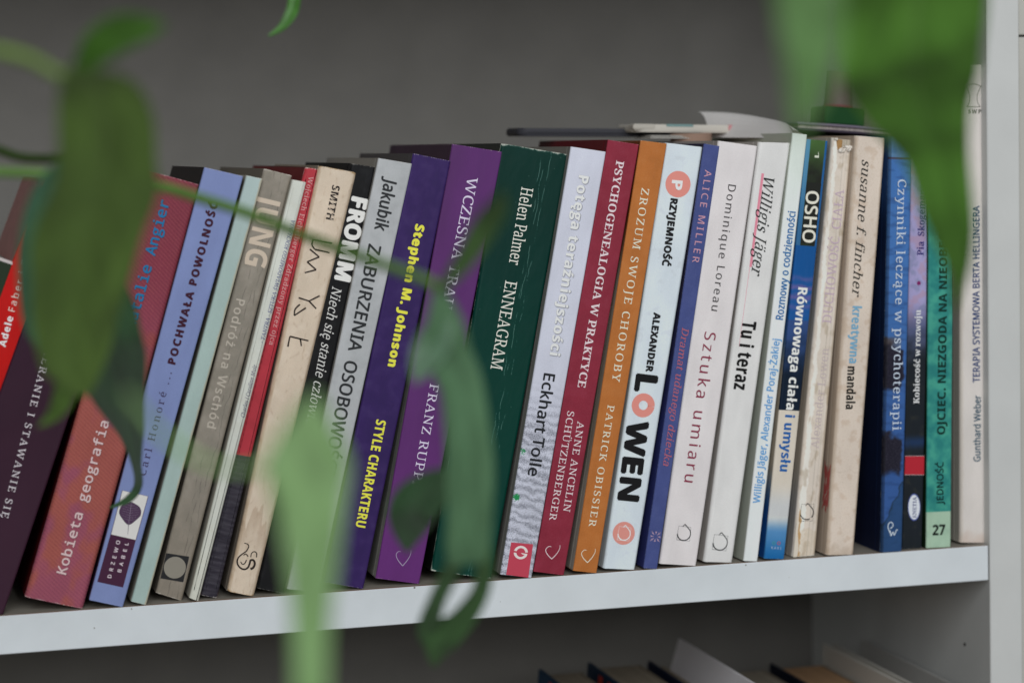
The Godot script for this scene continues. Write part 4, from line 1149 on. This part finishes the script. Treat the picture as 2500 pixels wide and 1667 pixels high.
	if k == "a":
		part("top_edge", bevel_box(Vector3(bl.x, tl.y - 1.0, -2.6) * MM, Vector3(br.x + 0.4, tl.y + 1.0, -0.2) * MM, 0.6 * MM), mat("b8aeac", 0.7), o, "pale curled top edge")
	if k == "y":
		torn_bits(o, at, w, h)
	if k == "z":
		red_smear(o, at, depth)
	if k == "j":
		st = begin()
		var strokes: Array = STROKES.stroke
		for s in strokes:
			add_stroke(st, smooth(s, 4) if s.size() > 2 else s, 0.8, 0.65, 0.09)
		part("drawn_lettering", st.commit(), mat("2c2320", 0.7), o)
		st = begin()
		for s in STROKES.curl:
			var sm := smooth(s, 5)
			add_stroke(st, sm, 0.45, 1.15 if s.size() > 10 else 0.55, 0.09)
		part("snake_emblem", st.commit(), mat("2c2320", 0.7), o)


func torn_bits(o: Node3D, at: Callable, w: float, h: float) -> void:
	# the head of the spine is torn off: glue and paper show, the rest curls outward
	var st := begin()
	add_bevel(st, Vector3(-w * 0.28, h - 7.5, -1.9) * MM, Vector3(w * 0.05, h - 0.6, -0.9) * MM, 0.3 * MM)
	part("glue_strip", st.commit(), mat("a07848", 0.8), o, "brown glue laid bare at the head")
	var st2 := begin()
	for f in [[0.30, 0.62, 6.2, 1.3, 0.5], [0.55, 0.98, 5.2, 1.6, 2.1], [0.66, 1.10, 4.0, 1.2, 4.4]]:
		curl(st2, at, f[0], f[1], 1.0 - f[2] / h, f[3], f[4])
	part("torn_paper", st2.commit(), mat("d8d0c6", 0.85), o, "curled white paper at the torn head")
	var st3 := begin()
	curl(st3, at, 0.02, 0.20, 1.0 - 0.6 / h, 0.9, 7.0)
	part("torn_paper", st3.commit(), mat("d4ccc0", 0.85), o)
	var st4 := begin()
	# loose flap at the foot
	var line := []
	for i in 9:
		var t := i / 8.0 * 0.085
		line.append([t, -0.02 + 0.04 * sin(i * 0.8) + 0.05 * (1.0 - i / 8.0)])
	for i in 8:
		var a: Vector3 = at.call(-0.02, line[i][0], 0, 0.25)
		var b: Vector3 = at.call(line[i][1] + 0.12, line[i][0], 0, 0.55)
		var c: Vector3 = at.call(line[i + 1][1] + 0.12, line[i + 1][0], 0, 0.55)
		var d: Vector3 = at.call(-0.02, line[i + 1][0], 0, 0.25)
		quad(st4, a, b, c, d, Vector3(0, 0, 1))
		quad(st4, a - Vector3(0, 0, 0.0003), b - Vector3(0, 0, 0.0003), c - Vector3(0, 0, 0.0003), d - Vector3(0, 0, 0.0003), Vector3(0, 0, -1))
		quad(st4, b, b - Vector3(0, 0, 0.0003), c - Vector3(0, 0, 0.0003), c, Vector3(1, 0, 0))
	part("loose_flap", st4.commit(), mat("cfc4b4", 0.85), o)


func curl(st: SurfaceTool, at: Callable, s0: float, s1: float, t: float, rad: float, seed_: float) -> void:
	var n := 12
	var m := 9
	var pts := []
	for i in n + 1:
		var s := lerpf(s0, s1, float(i) / n)
		var c: Vector3 = at.call(s, t, 0.0, 0.2)
		var rr := rad * (0.65 + 0.7 * nz.get_noise_2d(i * 3.0 + seed_ * 20.0, 2.0)) * MM
		var row := []
		for j in m + 1:
			var a := lerpf(-1.4, 2.9, float(j) / m)
			row.append(c + Vector3(0.6 * rr * nz.get_noise_2d(i * 4.0, j * 4.0 + seed_ * 9.0), sin(a) * rr * 0.9, rr * 0.35 + cos(a) * rr * 0.8))
		pts.append(row)
	for i in n:
		for j in m:
			var a: Vector3 = pts[i][j]
			var b: Vector3 = pts[i + 1][j]
			var c: Vector3 = pts[i + 1][j + 1]
			var d: Vector3 = pts[i][j + 1]
			quad(st, a, b, c, d, (b - a).cross(d - a).normalized())


func red_smear(o: Node3D, at: Callable, depth: float) -> void:
	# a red smear on the left cover near the spine
	var st := begin()
	var centre := Vector2(34.0, -4.6)      # height, depth in mm
	for i in 26:
		var a := rng.randf_range(-0.5, 0.5)
		var c := centre + Vector2(rng.randf_range(-9.0, 8.0), rng.randf_range(-4.4, 2.6))
		var l := rng.randf_range(2.0, 6.0)
		var wd := rng.randf_range(0.5, 1.4)
		var p := []
		for e in [[-l, -wd * 0.3], [0.0, -wd], [l, -wd * 0.2], [l, wd * 0.2], [0.0, wd], [-l, wd * 0.3]]:
			var v := c + Vector2(e[0], e[1]).rotated(a)
			p.append(at.call(0.0, v.x / 210.0, -0.62 - 0.004 * i, minf(v.y, -2.2)))
		for id in [[0, 1, 2], [0, 2, 3], [0, 3, 4], [0, 4, 5]]:
			tri(st, p[id[0]], p[id[1]], p[id[2]], Vector3(-1, 0, 0))
	part("red_smear", st.commit(), mat("b4504c", 0.7), o)


# ---------------------------------------------------------------- bookcase
func paint_material(hex: String, rough: float, seed_: int, amount: float) -> StandardMaterial3D:
	var m := StandardMaterial3D.new()
	var n := FastNoiseLite.new()
	n.seed = seed_
	n.frequency = 0.012
	n.fractal_octaves = 4
	var t := NoiseTexture2D.new()
	t.width = 256
	t.height = 256
	t.seamless = true
	t.noise = n
	var ramp := Gradient.new()
	ramp.set_color(0, Color(1 - amount, 1 - amount, 1 - amount))
	ramp.set_color(1, Color.WHITE)
	t.color_ramp = ramp
	m.albedo_texture = t
	m.albedo_color = ob(hex)
	m.uv1_triplanar = true
	m.uv1_world_triplanar = true
	m.uv1_scale = Vector3(6, 6, 6)
	m.roughness = rough
	m.metallic_specular = 0.4
	return m


func build_bookcase() -> void:
	var white := paint_material("bdbebc", 0.5, 4, 0.03)
	var front := paint_material("ccd2d6", 0.5, 9, 0.05)
	var top := paint_material("8e877c", 0.5, 14, 0.12)  # shade of the books on the pale board is put into this tan-grey
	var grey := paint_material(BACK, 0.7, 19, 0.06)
	var glue := mat("6a4a34", 0.8)
	var o := thing("bookcase", "white bookcase with a long shelf of leaning books and a grey back", "bookcase", Vector3.ZERO)
	var L := -0.764
	var T := 0.018
	var up := 0.352
	var low := -0.318
	# shelf boards: core, white edge band and the dark glue line above it
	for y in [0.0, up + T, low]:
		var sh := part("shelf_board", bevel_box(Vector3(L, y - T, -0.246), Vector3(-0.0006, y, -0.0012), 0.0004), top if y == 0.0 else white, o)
		part("edge_band", bevel_box(Vector3(L, y - T - 0.0001, -0.0011), Vector3(-0.0007, y - 0.0001, 0.0), 0.0004), front, sh)
		part("glue_line", bevel_box(Vector3(L, y - 0.0006, -0.0017), Vector3(-0.0008, y + 0.00008, -0.0010), 0.00005), glue, sh)
	part("side_panel", bevel_box(Vector3(0.0, -0.40, -0.246), Vector3(T, 0.52, 0.0004), 0.0005), white, o)
	part("side_panel", bevel_box(Vector3(L - T, -0.40, -0.246), Vector3(L - 0.0006, 0.52, 0.0004), 0.0005), white, o)
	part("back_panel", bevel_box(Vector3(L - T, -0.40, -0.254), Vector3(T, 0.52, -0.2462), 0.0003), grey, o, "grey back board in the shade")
	# the hole for a shelf pin, and the two pins under the shelf
	var hole := CylinderMesh.new()
	hole.top_radius = 0.0009
	hole.bottom_radius = 0.0009
	hole.height = 0.0004
	hole.radial_segments = 16
	var ph := part("pin_hole", hole, mat("2a2826", 0.9), o)
	ph.position = Vector3(-0.0001, -0.0575, -0.030)
	ph.rotation.z = PI / 2
	for z in [-0.022, -0.21]:
		var pin := CylinderMesh.new()
		pin.top_radius = 0.0024
		pin.bottom_radius = 0.0024
		pin.height = 0.008
		pin.radial_segments = 16
		var pp := part("shelf_pin", pin, mat("8a8a88", 0.35), o)
		pp.position = Vector3(-0.0042, -T - 0.0026, z)
		pp.rotation.z = PI / 2
	# small scuffs on the edge band
	for s in [[-0.4555, -0.0088, 0.35], [-0.3025, -0.0006, 0.5], [-0.1330, -0.0012, 0.4], [-0.438, -0.0011, 0.35], [-0.26, -0.0105, 0.2], [-0.11, -0.009, 0.18]]:
		var scuff := begin()
		add_poly(scuff, circle(Vector2(s[0], s[1]) / MM, s[2], 10), 0.03)
		part("scuff", scuff.commit(), mat("7c7872", 0.8), o)
	# the cabinet standing next to it
	var c := thing("cabinet", "white cabinet side standing close beside the bookcase at the right edge", "cabinet", Vector3(0.0192, 0, 0))
	var cream := paint_material("aeaca4", 0.4, 31, 0.04)
	part("side_panel", bevel_box(Vector3(0.0, -0.40, -0.27), Vector3(0.018, 0.2590, -0.004), 0.0006), cream, c)
	part("side_panel", bevel_box(Vector3(0.0, 0.2600, -0.27), Vector3(0.018, 0.52, -0.004), 0.0006), cream, c)
	part("door", bevel_box(Vector3(0.0185, -0.40, -0.02), Vector3(0.20, 0.52, -0.002), 0.0008), cream, c)
	part("back_board", bevel_box(Vector3(0.0, -0.40, -0.276), Vector3(0.20, 0.52, -0.2705), 0.0006), cream, c)


# ---------------------------------------------------------------- things lying on the books
func slab(pts: Array, y0: float, y1: float, round_: int) -> ArrayMesh:
	# an outline seen from above (x, z in mm), with thickness and a rounded rim
	var o := PackedVector2Array(pts)
	var st := begin()
	var n := o.size()
	var c := Vector2.ZERO
	for v in o:
		c += v / n
	var prof := [[0.9, y0, -1.0], [0.0, lerpf(y0, y1, 0.3), -0.3], [0.0, lerpf(y0, y1, 0.7), 0.3], [0.9, y1, 1.0]]
	var rings := []
	for e in prof:
		var ring := []
		for i in n:
			var v: Vector2 = o[i] - (o[i] - c).normalized() * e[0]
			ring.append(Vector3(v.x, e[1], v.y) * MM)
		rings.append(ring)
	for j in 3:
		for i in n:
			var a: Vector3 = rings[j][i]
			var b: Vector3 = rings[j][(i + 1) % n]
			var d: Vector3 = rings[j + 1][i]
			var e: Vector3 = rings[j + 1][(i + 1) % n]
			var nn := (b - a).cross(d - a).normalized()
			if nn.dot(a - Vector3(c.x, a.y / MM, c.y) * MM) < 0:
				nn = -nn
			quad(st, a, b, e, d, nn)
	for e in [[0, -1.0], [3, 1.0]]:
		var ring: Array = rings[e[0]]
		var mid := Vector3(c.x * MM, ring[0].y, c.y * MM)
		for i in n:
			tri(st, mid, ring[i], ring[(i + 1) % n], Vector3(0, e[1], 0))
	return st.commit()


func round_rect(x0: float, z0: float, x1: float, z1: float, r: float, turn := 0.0, per := 6) -> Array:
	var out := []
	var c := Vector2((x0 + x1) / 2, (z0 + z1) / 2)
	for q in [[x1 - r, z1 - r, 0.0], [x0 + r, z1 - r, 90.0], [x0 + r, z0 + r, 180.0], [x1 - r, z0 + r, 270.0]]:
		for i in per + 1:
			var v := Vector2(q[0], q[1]) + Vector2.from_angle(deg_to_rad(q[2] + 90.0 * i / per)) * r
			out.append(c + (v - c).rotated(turn))
	return out


func build_top_things() -> void:
	var b := thing("flat_case", "thin dark grey case with rounded ends lying across the crimson and orange books", "case", Vector3(-0.178, 0.2137, -0.095))
	b.rotation.z = -0.028
	part("shell", slab(round_rect(-43, -26, 52, 6, 5, 0.03), 0.0, 4.2, 6), mat("34343a", 0.5), b)
	part("lid_seam", slab(round_rect(-42.7, -25.7, 51.7, 6.25, 5, 0.03), 1.5, 1.9, 6), mat("222226", 0.6), b)
	# roll and the pale board on it
	var r := thing("tape_roll", "small brown tape roll lying flat under the pale board", "tape roll", Vector3(-0.1325, 0.2098, -0.074))
	var st := begin()
	for i in 40:
		var a0 := TAU * i / 40.0
		var a1 := TAU * (i + 1) / 40.0
		var d0 := Vector3(cos(a0), 0, sin(a0))
		var d1 := Vector3(cos(a1), 0, sin(a1))
		var R := 0.0108
		var q := 0.0062
		var hh := 0.0044
		var up := Vector3(0, hh, 0)
		quad(st, d0 * R, d1 * R, d1 * R + up, d0 * R + up, (d0 + d1).normalized())
		quad(st, d0 * q, d1 * q, d1 * q + up, d0 * q + up, -(d0 + d1).normalized())
		quad(st, d0 * q + up, d1 * q + up, d1 * R + up, d0 * R + up, Vector3.UP)
		quad(st, d0 * q, d1 * q, d1 * R, d0 * R, Vector3.DOWN)
	part("tape", st.commit(), mat("8c7060", 0.6), r)
	var w := thing("pale_board", "pale rounded board with teal and pink patches on its rim resting on the tape roll", "board", Vector3(-0.133, 0.2146, -0.082))
	w.rotation.z = -0.032
	part("plate", slab(round_rect(-31, -24, 31, 8, 6), 0.0, 4.1, 6), mat("b4aea4", 0.55), w)
	for e in [[-31.2, -19.0, "a8a298", 1.0, 4.25], [-13.0, 2.0, "6c8c8c", 2.7, 4.28], [21.0, 29.0, "b4787a", 0.5, 4.27]]:
		part("coloured_patch", slab(round_rect(e[0], 0.0, e[1], 8.25, 0.6), e[3], e[4], 6), mat(e[2], 0.55), w)
	var wh := thing("card_stack", "few white cards lying on the book tops beneath the dark case", "cards", Vector3(-0.150, 0.2118, -0.07))
	wh.rotation.z = -0.03
	for i in 3:
		part("card", slab(round_rect(-8.0 + i, -22 + i * 1.5, 15 + i * 0.7, 6 - i * 1.2, 1.0, 0.04 * i), i * 0.62, i * 0.62 + 0.5, 6), mat(["b8b4ae", "a8a49c", "b4b0aa"][i], 0.6), wh)
	# a sheet of paper bowed upward between the tops
	var pp := thing("paper_sheet", "bowed sheet of white paper lying on the tops of the white books", "paper", Vector3(-0.1, 0.208, -0.05))
	st = begin()
	var nu := 18
	var nv := 6
	var g := []
	for i in nu + 1:
		var row := []
		for j in nv + 1:
			var u := i / float(nu)
			var v := j / float(nv)
			# along u from the far left to the near right, bowed like an arch
			var y := 0.0174 - 0.0062 * u - 0.0046 * u * u + 0.0004 * sin(u * 9.0 + v * 3.0)
			y *= lerpf(1.0, 0.22, v * v)
			var x := lerpf(-0.0190, 0.0013, u) + 0.0125 * sin(PI * u) + 0.0025 * sin(v * 2.2) - v * 0.012 * sin(PI * u)
			var z := lerpf(-0.052, 0.035, u) + v * 0.012
			row.append(Vector3(x, y, z))
		g.append(row)
	for i in nu:
		for j in nv:
			var a: Vector3 = g[i][j]
			var bb: Vector3 = g[i + 1][j]
			var c: Vector3 = g[i + 1][j + 1]
			var d: Vector3 = g[i][j + 1]
			var n := (bb - a).cross(d - a).normalized()
			quad(st, a, bb, c, d, n)
			var th := n * -0.0003
			quad(st, a + th, bb + th, c + th, d + th, -n)
	part("sheet", st.commit(), mat("c4c0be", 0.6), pp)
	# right: a book lying flat, a green box and a tumbler on it
	var fb := thing("book", "dark purple book lying flat on the tops of the cream books", "book", Vector3(-0.052, 0.2120, -0.085))
	fb.rotation.z = -0.088
	part("page_block", bevel_box(Vector3(-0.031, 0.0012, -0.06), Vector3(0.030, 0.0030, 0.037), 0.0002), page_material("a89c98"), fb)
	part("front_cover", bevel_box(Vector3(-0.0325, 0.0030, -0.062), Vector3(0.031, 0.0042, 0.039), 0.0003), mat("6c6474", 0.5), fb)
	part("back_cover", bevel_box(Vector3(-0.0325, 0.0, -0.062), Vector3(0.031, 0.0012, 0.039), 0.0003), mat("38303e", 0.5), fb)
	var gb := thing("candle_holder", "dark green square holder standing on the flat purple book", "candle holder", Vector3(-0.0505, 0.2166, -0.075))
	gb.rotation.z = -0.088
	part("box", bevel_box(Vector3(-0.0115, 0.0, -0.011), Vector3(0.0115, 0.0095, 0.011), 0.0008), mat("14401c", 0.4), gb)
	var cm := CylinderMesh.new()
	cm.top_radius = 0.0075
	cm.bottom_radius = 0.0078
	cm.height = 0.019
	cm.radial_segments = 28
	var cd := part("candle", cm, mat("5e524c", 0.5), gb)
	cd.position = Vector3(0.0, 0.019, 0.0)
	var rim := TorusMesh.new()
	rim.inner_radius = 0.0062
	rim.outer_radius = 0.0082
	rim.rings = 28
	rim.ring_segments = 10
	var rr := part("rim", rim, mat("6c3c3c", 0.5), gb)
	rr.position = Vector3(0, 0.0100, 0)


# ---------------------------------------------------------------- books on the shelf below
func build_lower_books() -> void:
	# x of the back left corner, top, thickness, back, front, lean, spine, cover, pages, label
	var list := [
		[-0.2008, -0.0800, 0.0240, -0.150, -0.012, 0.10, "1a3a58", "163450", "8a7e6c", "dark blue book on the lower shelf, leftmost of those whose tops show"],
		[-0.1725, -0.0785, 0.0300, -0.150, -0.012, 0.10, "1c3450", "182e48", "8a7e6c", "dark blue book with red print on the lower shelf, second from the left"],
		[-0.1378, -0.0800, 0.0090, -0.148, -0.012, 0.12, "1a2440", "141c34", "8a7e6c", "thin navy book on the lower shelf, half hidden by the white folder"],
		[-0.1020, -0.0870, 0.0330, -0.148, -0.012, 0.05, "8c8474", "8c8474", "8c8272", "pale book with beige pages on the lower shelf, right of the white folder"],
		[-0.0640, -0.0875, 0.0320, -0.150, -0.012, 0.04, "1c2030", "181c2c", "a8805a", "navy book with tan pages on the lower shelf"],
	]
	for e in list:
		var o := thing("book", e[9], "book", Vector3(e[0], -0.318, 0), "books on the lower shelf")
		o.rotation.z = -e[5] * 0.0
		var h: float = e[1] + 0.318
		var t := 0.0016
		var lean: float = e[5]
		var m := mat(e[6], 0.5)
		var cv := mat(e[7], 0.5)
		leaning_board(o, "back_cover", 0.0, t, 0.0, h, e[3], e[4], lean, cv)
		leaning_board(o, "front_cover", e[2] - t * 0.5, e[2], 0.0, h - 0.003, e[3] + 0.002, e[4], lean, mat("8a7e6c", 0.6))
		leaning_board(o, "page_block", t + 0.0001, e[2] - t - 0.0001, 0.002, h - 0.0030, e[3] + 0.003, e[4] - 0.003, lean, page_material(e[8]))
		leaning_board(o, "spine", 0.0, e[2], 0.0, h, e[4] + 0.0001, e[4] + 0.0018, lean, m)
		if e[0] < -0.15:
			for i in 2:
				var z0 := -0.106 - i * 0.017
				var st := begin()
				quad(st, lean_at(-0.0003, h - 0.016 + i * 0.001, z0 - 0.004, lean, h), lean_at(-0.0003, h - 0.016 + i * 0.001, z0 + 0.004, lean, h), lean_at(-0.0003, h - 0.002, z0 + 0.004, lean, h), lean_at(-0.0003, h - 0.002, z0 - 0.004, lean, h), Vector3(-1, 0, 0))
				part("red_print", st.commit(), mat("c03428", 0.5), o)
	# a white folder that stands open, and two pale boards by the side panel
	var f := thing("folder", "white cardboard folder leaning on the lower shelf", "folder", Vector3(-0.1220, -0.318, 0))
	leaning_board(f, "front_board", 0.0, 0.0012, 0.0, 0.2490, -0.150, -0.012, 0.30, mat("d2ced2", 0.55))
	leaning_board(f, "back_board", 0.0014, 0.0024, 0.0, 0.2470, -0.149, -0.012, 0.28, mat("a8a4a8", 0.55))
	var d := thing("book", "thin white hardback on the lower shelf, next to the navy book with tan pages", "book", Vector3(-0.0312, -0.318, 0), "books on the lower shelf")
	leaning_board(d, "back_cover", 0.0, 0.0016, 0.0, 0.2390, -0.152, -0.012, 0.03, mat("b8b4ac", 0.5))
	leaning_board(d, "page_block", 0.0017, 0.0058, 0.002, 0.2350, -0.150, -0.014, 0.03, page_material("a8a090"))
	leaning_board(d, "front_cover", 0.0059, 0.0074, 0.0, 0.2385, -0.152, -0.012, 0.03, mat("b0aca4", 0.5))
	leaning_board(d, "spine", 0.0, 0.0074, 0.0, 0.2390, -0.0119, -0.0100, 0.03, mat("b8b4ac", 0.5))
	var g := thing("magazine_file", "grey-white open magazine file against the side panel on the lower shelf", "magazine file", Vector3(-0.0215, -0.318, 0))
	leaning_board(g, "side_wall", 0.0, 0.0012, 0.0, 0.2300, -0.152, -0.012, 0.0, mat("a8a6a4", 0.6))
	leaning_board(g, "side_wall", 0.0170, 0.0182, 0.0, 0.2378, -0.158, -0.012, 0.0, mat("a4a29e", 0.6))
	leaning_board(g, "rear_wall", 0.0013, 0.0169, 0.0, 0.2240, -0.152, -0.1508, 0.0, mat("a4a29e", 0.6))
	leaning_board(g, "floor_panel", 0.0013, 0.0169, 0.0, 0.0012, -0.1507, -0.012, 0.0, mat("a4a29e", 0.6))
	leaning_board(g, "papers", 0.0016, 0.0160, 0.0014, 0.2200, -0.150, -0.016, 0.0, page_material("9c9896"))


func lean_at(x: float, y: float, z: float, lean: float, h: float) -> Vector3:
	return Vector3(x + (y - h) * tan(lean), y, z)


func leaning_board(o: Node3D, called: String, x0: float, x1: float, y0: float, y1: float, z0: float, z1: float, lean: float, m: Material) -> void:
	var st := begin()
	var p := []
	var h := 0.238
	for y in [y0, y1]:
		for e in [[x0, z1], [x1, z1], [x1, z0], [x0, z0]]:
			p.append(lean_at(e[0], y, e[1], lean, h))
	add_hexa(st, p)
	part(called, st.commit(), m, o)


# ---------------------------------------------------------------- plants
func build_vines() -> void:
	var who := {
		"A": ["hanging_plant", "dark hanging plant with large drooping leaves at the left, before the red and pink books"],
		"B": ["hanging_plant", "long thin vine crossing the books, its holed leaves hanging before the green and plum books"],
		"C": ["hanging_plant", "pale green leaf very close to the lens, hanging before the shelf edge left of centre"],
		"D": ["hanging_plant", "big dark green leaf hanging at the top right, its tip before the tall off-white book"],
		"E": ["hanging_plant", "blurred light green leaf tip hanging at the top, just left of the big dark leaf"],
		"F": ["hanging_plant", "small thin green leaf tip hanging at the top edge, left of centre"],
	}
	var owner_of := {}
	for e in FOLIAGE:
		if not owner_of.has(e[0]):
			owner_of[e[0]] = thing(who[e[0]][0], who[e[0]][1], "plant", e[2][0], "hanging plant strands in front of the shelf")
		var o: Node3D = owner_of[e[0]]
		var pts := []
		var hw := []
		for v in e[2]:
			pts.append(v - o.position)
		for s in e[3].split(" "):
			hw.append(float(s) * MM)
		if e[1] == "stem":
			part("stem", tube(pts, hw), leaf_material(e[4], 0.45), o)
		else:
			var lf := part("leaf", blade(pts, hw, e[5], e[6], o.position, e[7] == "straight"), leaf_material(e[4], 0.4), o)
			part("midrib", rib(pts, hw, e[6], o.position), leaf_material(Color(e[4]).lightened(0.12).to_html(false), 0.5), lf)


func leaf_material(hex: String, rough: float) -> StandardMaterial3D:
	var key := "leaf" + hex
	if mats.has(key):
		return mats[key]
	var m := StandardMaterial3D.new()
	var im := Image.create(48, 96, false, Image.FORMAT_RGB8)
	var lc := muted(muted(Color(hex))).srgb_to_linear() * (0.92 / EXPO)
	var c := Color(lc.r, lc.g, lc.b).linear_to_srgb()
	var s := float(hex.hash() % 997)
	for j in 96:
		for i in 48:
			var g := 1.0 + 0.16 * nz.get_noise_2d(i * 0.6 + s, j * 0.35) + 0.05 * nf.get_noise_2d(i * 0.5, j * 0.5 + s)
			var side := absf(i - 23.5) / 24.0
			var vein := maxf(0.0, sin((j * 0.5 - side * 14.0) * 0.9) - 0.82) * 0.5
			g += vein
			im.set_pixel(i, j, Color(0.9 * g, 0.9 * g, 0.9 * g * 0.97))
	if not mats.has("leaf_veins"):
		mats["leaf_veins"] = ImageTexture.create_from_image(im)
	m.albedo_texture = mats["leaf_veins"]
	m.albedo_color = c
	m.roughness = rough
	m.metallic_specular = 0.4
	m.backlight_enabled = true
	m.backlight = Color(0.22, 0.24, 0.14)
	mats[key] = m
	return m


func catmull(pts: Array, hw: Array, per: int) -> Array:
	var p := []
	var w := []
	for i in pts.size() - 1:
		var a: Vector3 = pts[maxi(i - 1, 0)]
		var b: Vector3 = pts[i]
		var c: Vector3 = pts[i + 1]
		var d: Vector3 = pts[mini(i + 2, pts.size() - 1)]
		for k in per:
			var t := float(k) / per
			p.append(b.cubic_interpolate(c, a, d, t))
			w.append(maxf(0.0003, cubic_interpolate(hw[i], hw[i + 1], hw[maxi(i - 1, 0)], hw[mini(i + 2, hw.size() - 1)], t)))
	p.append(pts[-1])
	w.append(hw[-1])
	return [p, w]


func blade(pts: Array, hw: Array, twist: float, fold: float, origin: Vector3, straight := false) -> ArrayMesh:
	# a leaf: folded a little along the midrib, edges wavy, half a millimetre thick
	var s := catmull(pts, hw, 7)
	var p: Array = s[0]
	var w: Array = s[1]
	var eye := Vector3(-0.5, 0.3, 1.3)        # the leaves turn their faces to the window of the room
	var n := p.size()
	var m := 12
	var front := []
	var norm := []
	for i in n:
		var t: Vector3 = (p[mini(i + 1, n - 1)] - p[maxi(i - 1, 0)]).normalized()
		if straight:      # the ribs of this leaf leave the midrib at one angle all along
			t = (p[n - 1] - p[0]).normalized()
		var to: Vector3 = (eye - (p[i] + origin)).normalized()
		var side := t.cross(to).normalized()
		var face := side.cross(t).normalized()
		side = side.rotated(t, twist)
		face = face.rotated(t, twist)
		var row := []
		for j in m + 1:
			var v := j / float(m) * 2.0 - 1.0
			var wd: float = w[i] / cos(twist)
			var lift: float = (absf(v) * fold + 0.05 * v * v * sin(i * 0.4 + v * 1.5) - 0.5 * fold * v * v) * wd
			row.append(p[i] + side * v * wd + face * lift)
		front.append(row)
	for i in n:
		var row := []
		for j in m + 1:
			var a: Vector3 = front[mini(i + 1, n - 1)][j] - front[maxi(i - 1, 0)][j]
			var b: Vector3 = front[i][mini(j + 1, m)] - front[i][maxi(j - 1, 0)]
			var nn := b.cross(a).normalized()
			if nn.dot(eye - origin - p[i]) < 0:
				nn = -nn
			row.append(nn)
		norm.append(row)
	var st := begin()
	var th := 0.00025
	for sgn in [1.0, -1.0]:
		for i in n - 1:
			for j in m:
				var id := [[i, j], [i, j + 1], [i + 1, j + 1], [i + 1, j]]
				for f in [[0, 1, 2], [0, 2, 3]]:
					var q := []
					for k in f:
						q.append(id[k])
					var a: Vector3 = front[q[0][0]][q[0][1]]
					var b: Vector3 = front[q[1][0]][q[1][1]]
					var c: Vector3 = front[q[2][0]][q[2][1]]
					if (b - a).cross(c - a).dot(norm[q[0][0]][q[0][1]] * sgn) > 0.0:
						q = [q[0], q[2], q[1]]
					for v in q:
						st.set_normal(norm[v[0]][v[1]] * sgn)
						st.set_uv(Vector2(v[1] / float(m), v[0] / float(n - 1)))
						st.add_vertex(front[v[0]][v[1]] + norm[v[0]][v[1]] * th * sgn)
	return st.commit()


func rib(pts: Array, hw: Array, fold: float, origin: Vector3) -> ArrayMesh:
	var s := catmull(pts, hw, 5)
	var p := []
	var w := []
	var n: int = s[0].size()
	for i in n:
		var to: Vector3 = (Vector3(-0.5, 0.3, 1.3) - s[0][i] - origin).normalized()
		p.append(s[0][i] - to * 0.0003)
		w.append(minf(0.0007, s[1][i] * 0.3) * (1.0 - 0.7 * i / float(n)))
	return tube(p, w, 1)


func tube(pts: Array, hw: Array, per := 6) -> ArrayMesh:
	var s := catmull(pts, hw, per)
	var p: Array = s[0]
	var w: Array = s[1]
	var n := p.size()
	var st := begin()
	var rings := []
	var dirs := []
	for i in n:
		var t: Vector3 = (p[mini(i + 1, n - 1)] - p[maxi(i - 1, 0)]).normalized()
		var a := t.cross(Vector3(0.3, 0.2, 0.93)).normalized()
		var b := t.cross(a).normalized()
		var ring := []
		var dir := []
		for k in 10:
			var d := a * cos(TAU * k / 10.0) + b * sin(TAU * k / 10.0)
			ring.append(p[i] + d * w[i])
			dir.append(d)
		rings.append(ring)
		dirs.append(dir)
	for i in n - 1:
		for k in 10:
			var k2 := (k + 1) % 10
			var q := [[i, k], [i, k2], [i + 1, k2], [i + 1, k]]
			for f in [[0, 1, 2], [0, 2, 3]]:
				var v := []
				for x in f:
					v.append(q[x])
				var a: Vector3 = rings[v[0][0]][v[0][1]]
				var b: Vector3 = rings[v[1][0]][v[1][1]]
				var c: Vector3 = rings[v[2][0]][v[2][1]]
				if (b - a).cross(c - a).dot(dirs[v[0][0]][v[0][1]]) > 0.0:
					v = [v[0], v[2], v[1]]
				for x in v:
					st.set_normal(dirs[x[0]][x[1]])
					st.set_uv(Vector2(x[1] / 10.0, x[0] / float(n)))
					st.add_vertex(rings[x[0]][x[1]])
	for e in [[0, p[0] - p[1]], [n - 1, p[n - 1] - p[n - 2]]]:
		for k in 10:
			tri(st, p[e[0]], rings[e[0]][k], rings[e[0]][(k + 1) % 10], e[1].normalized())
	return st.commit()
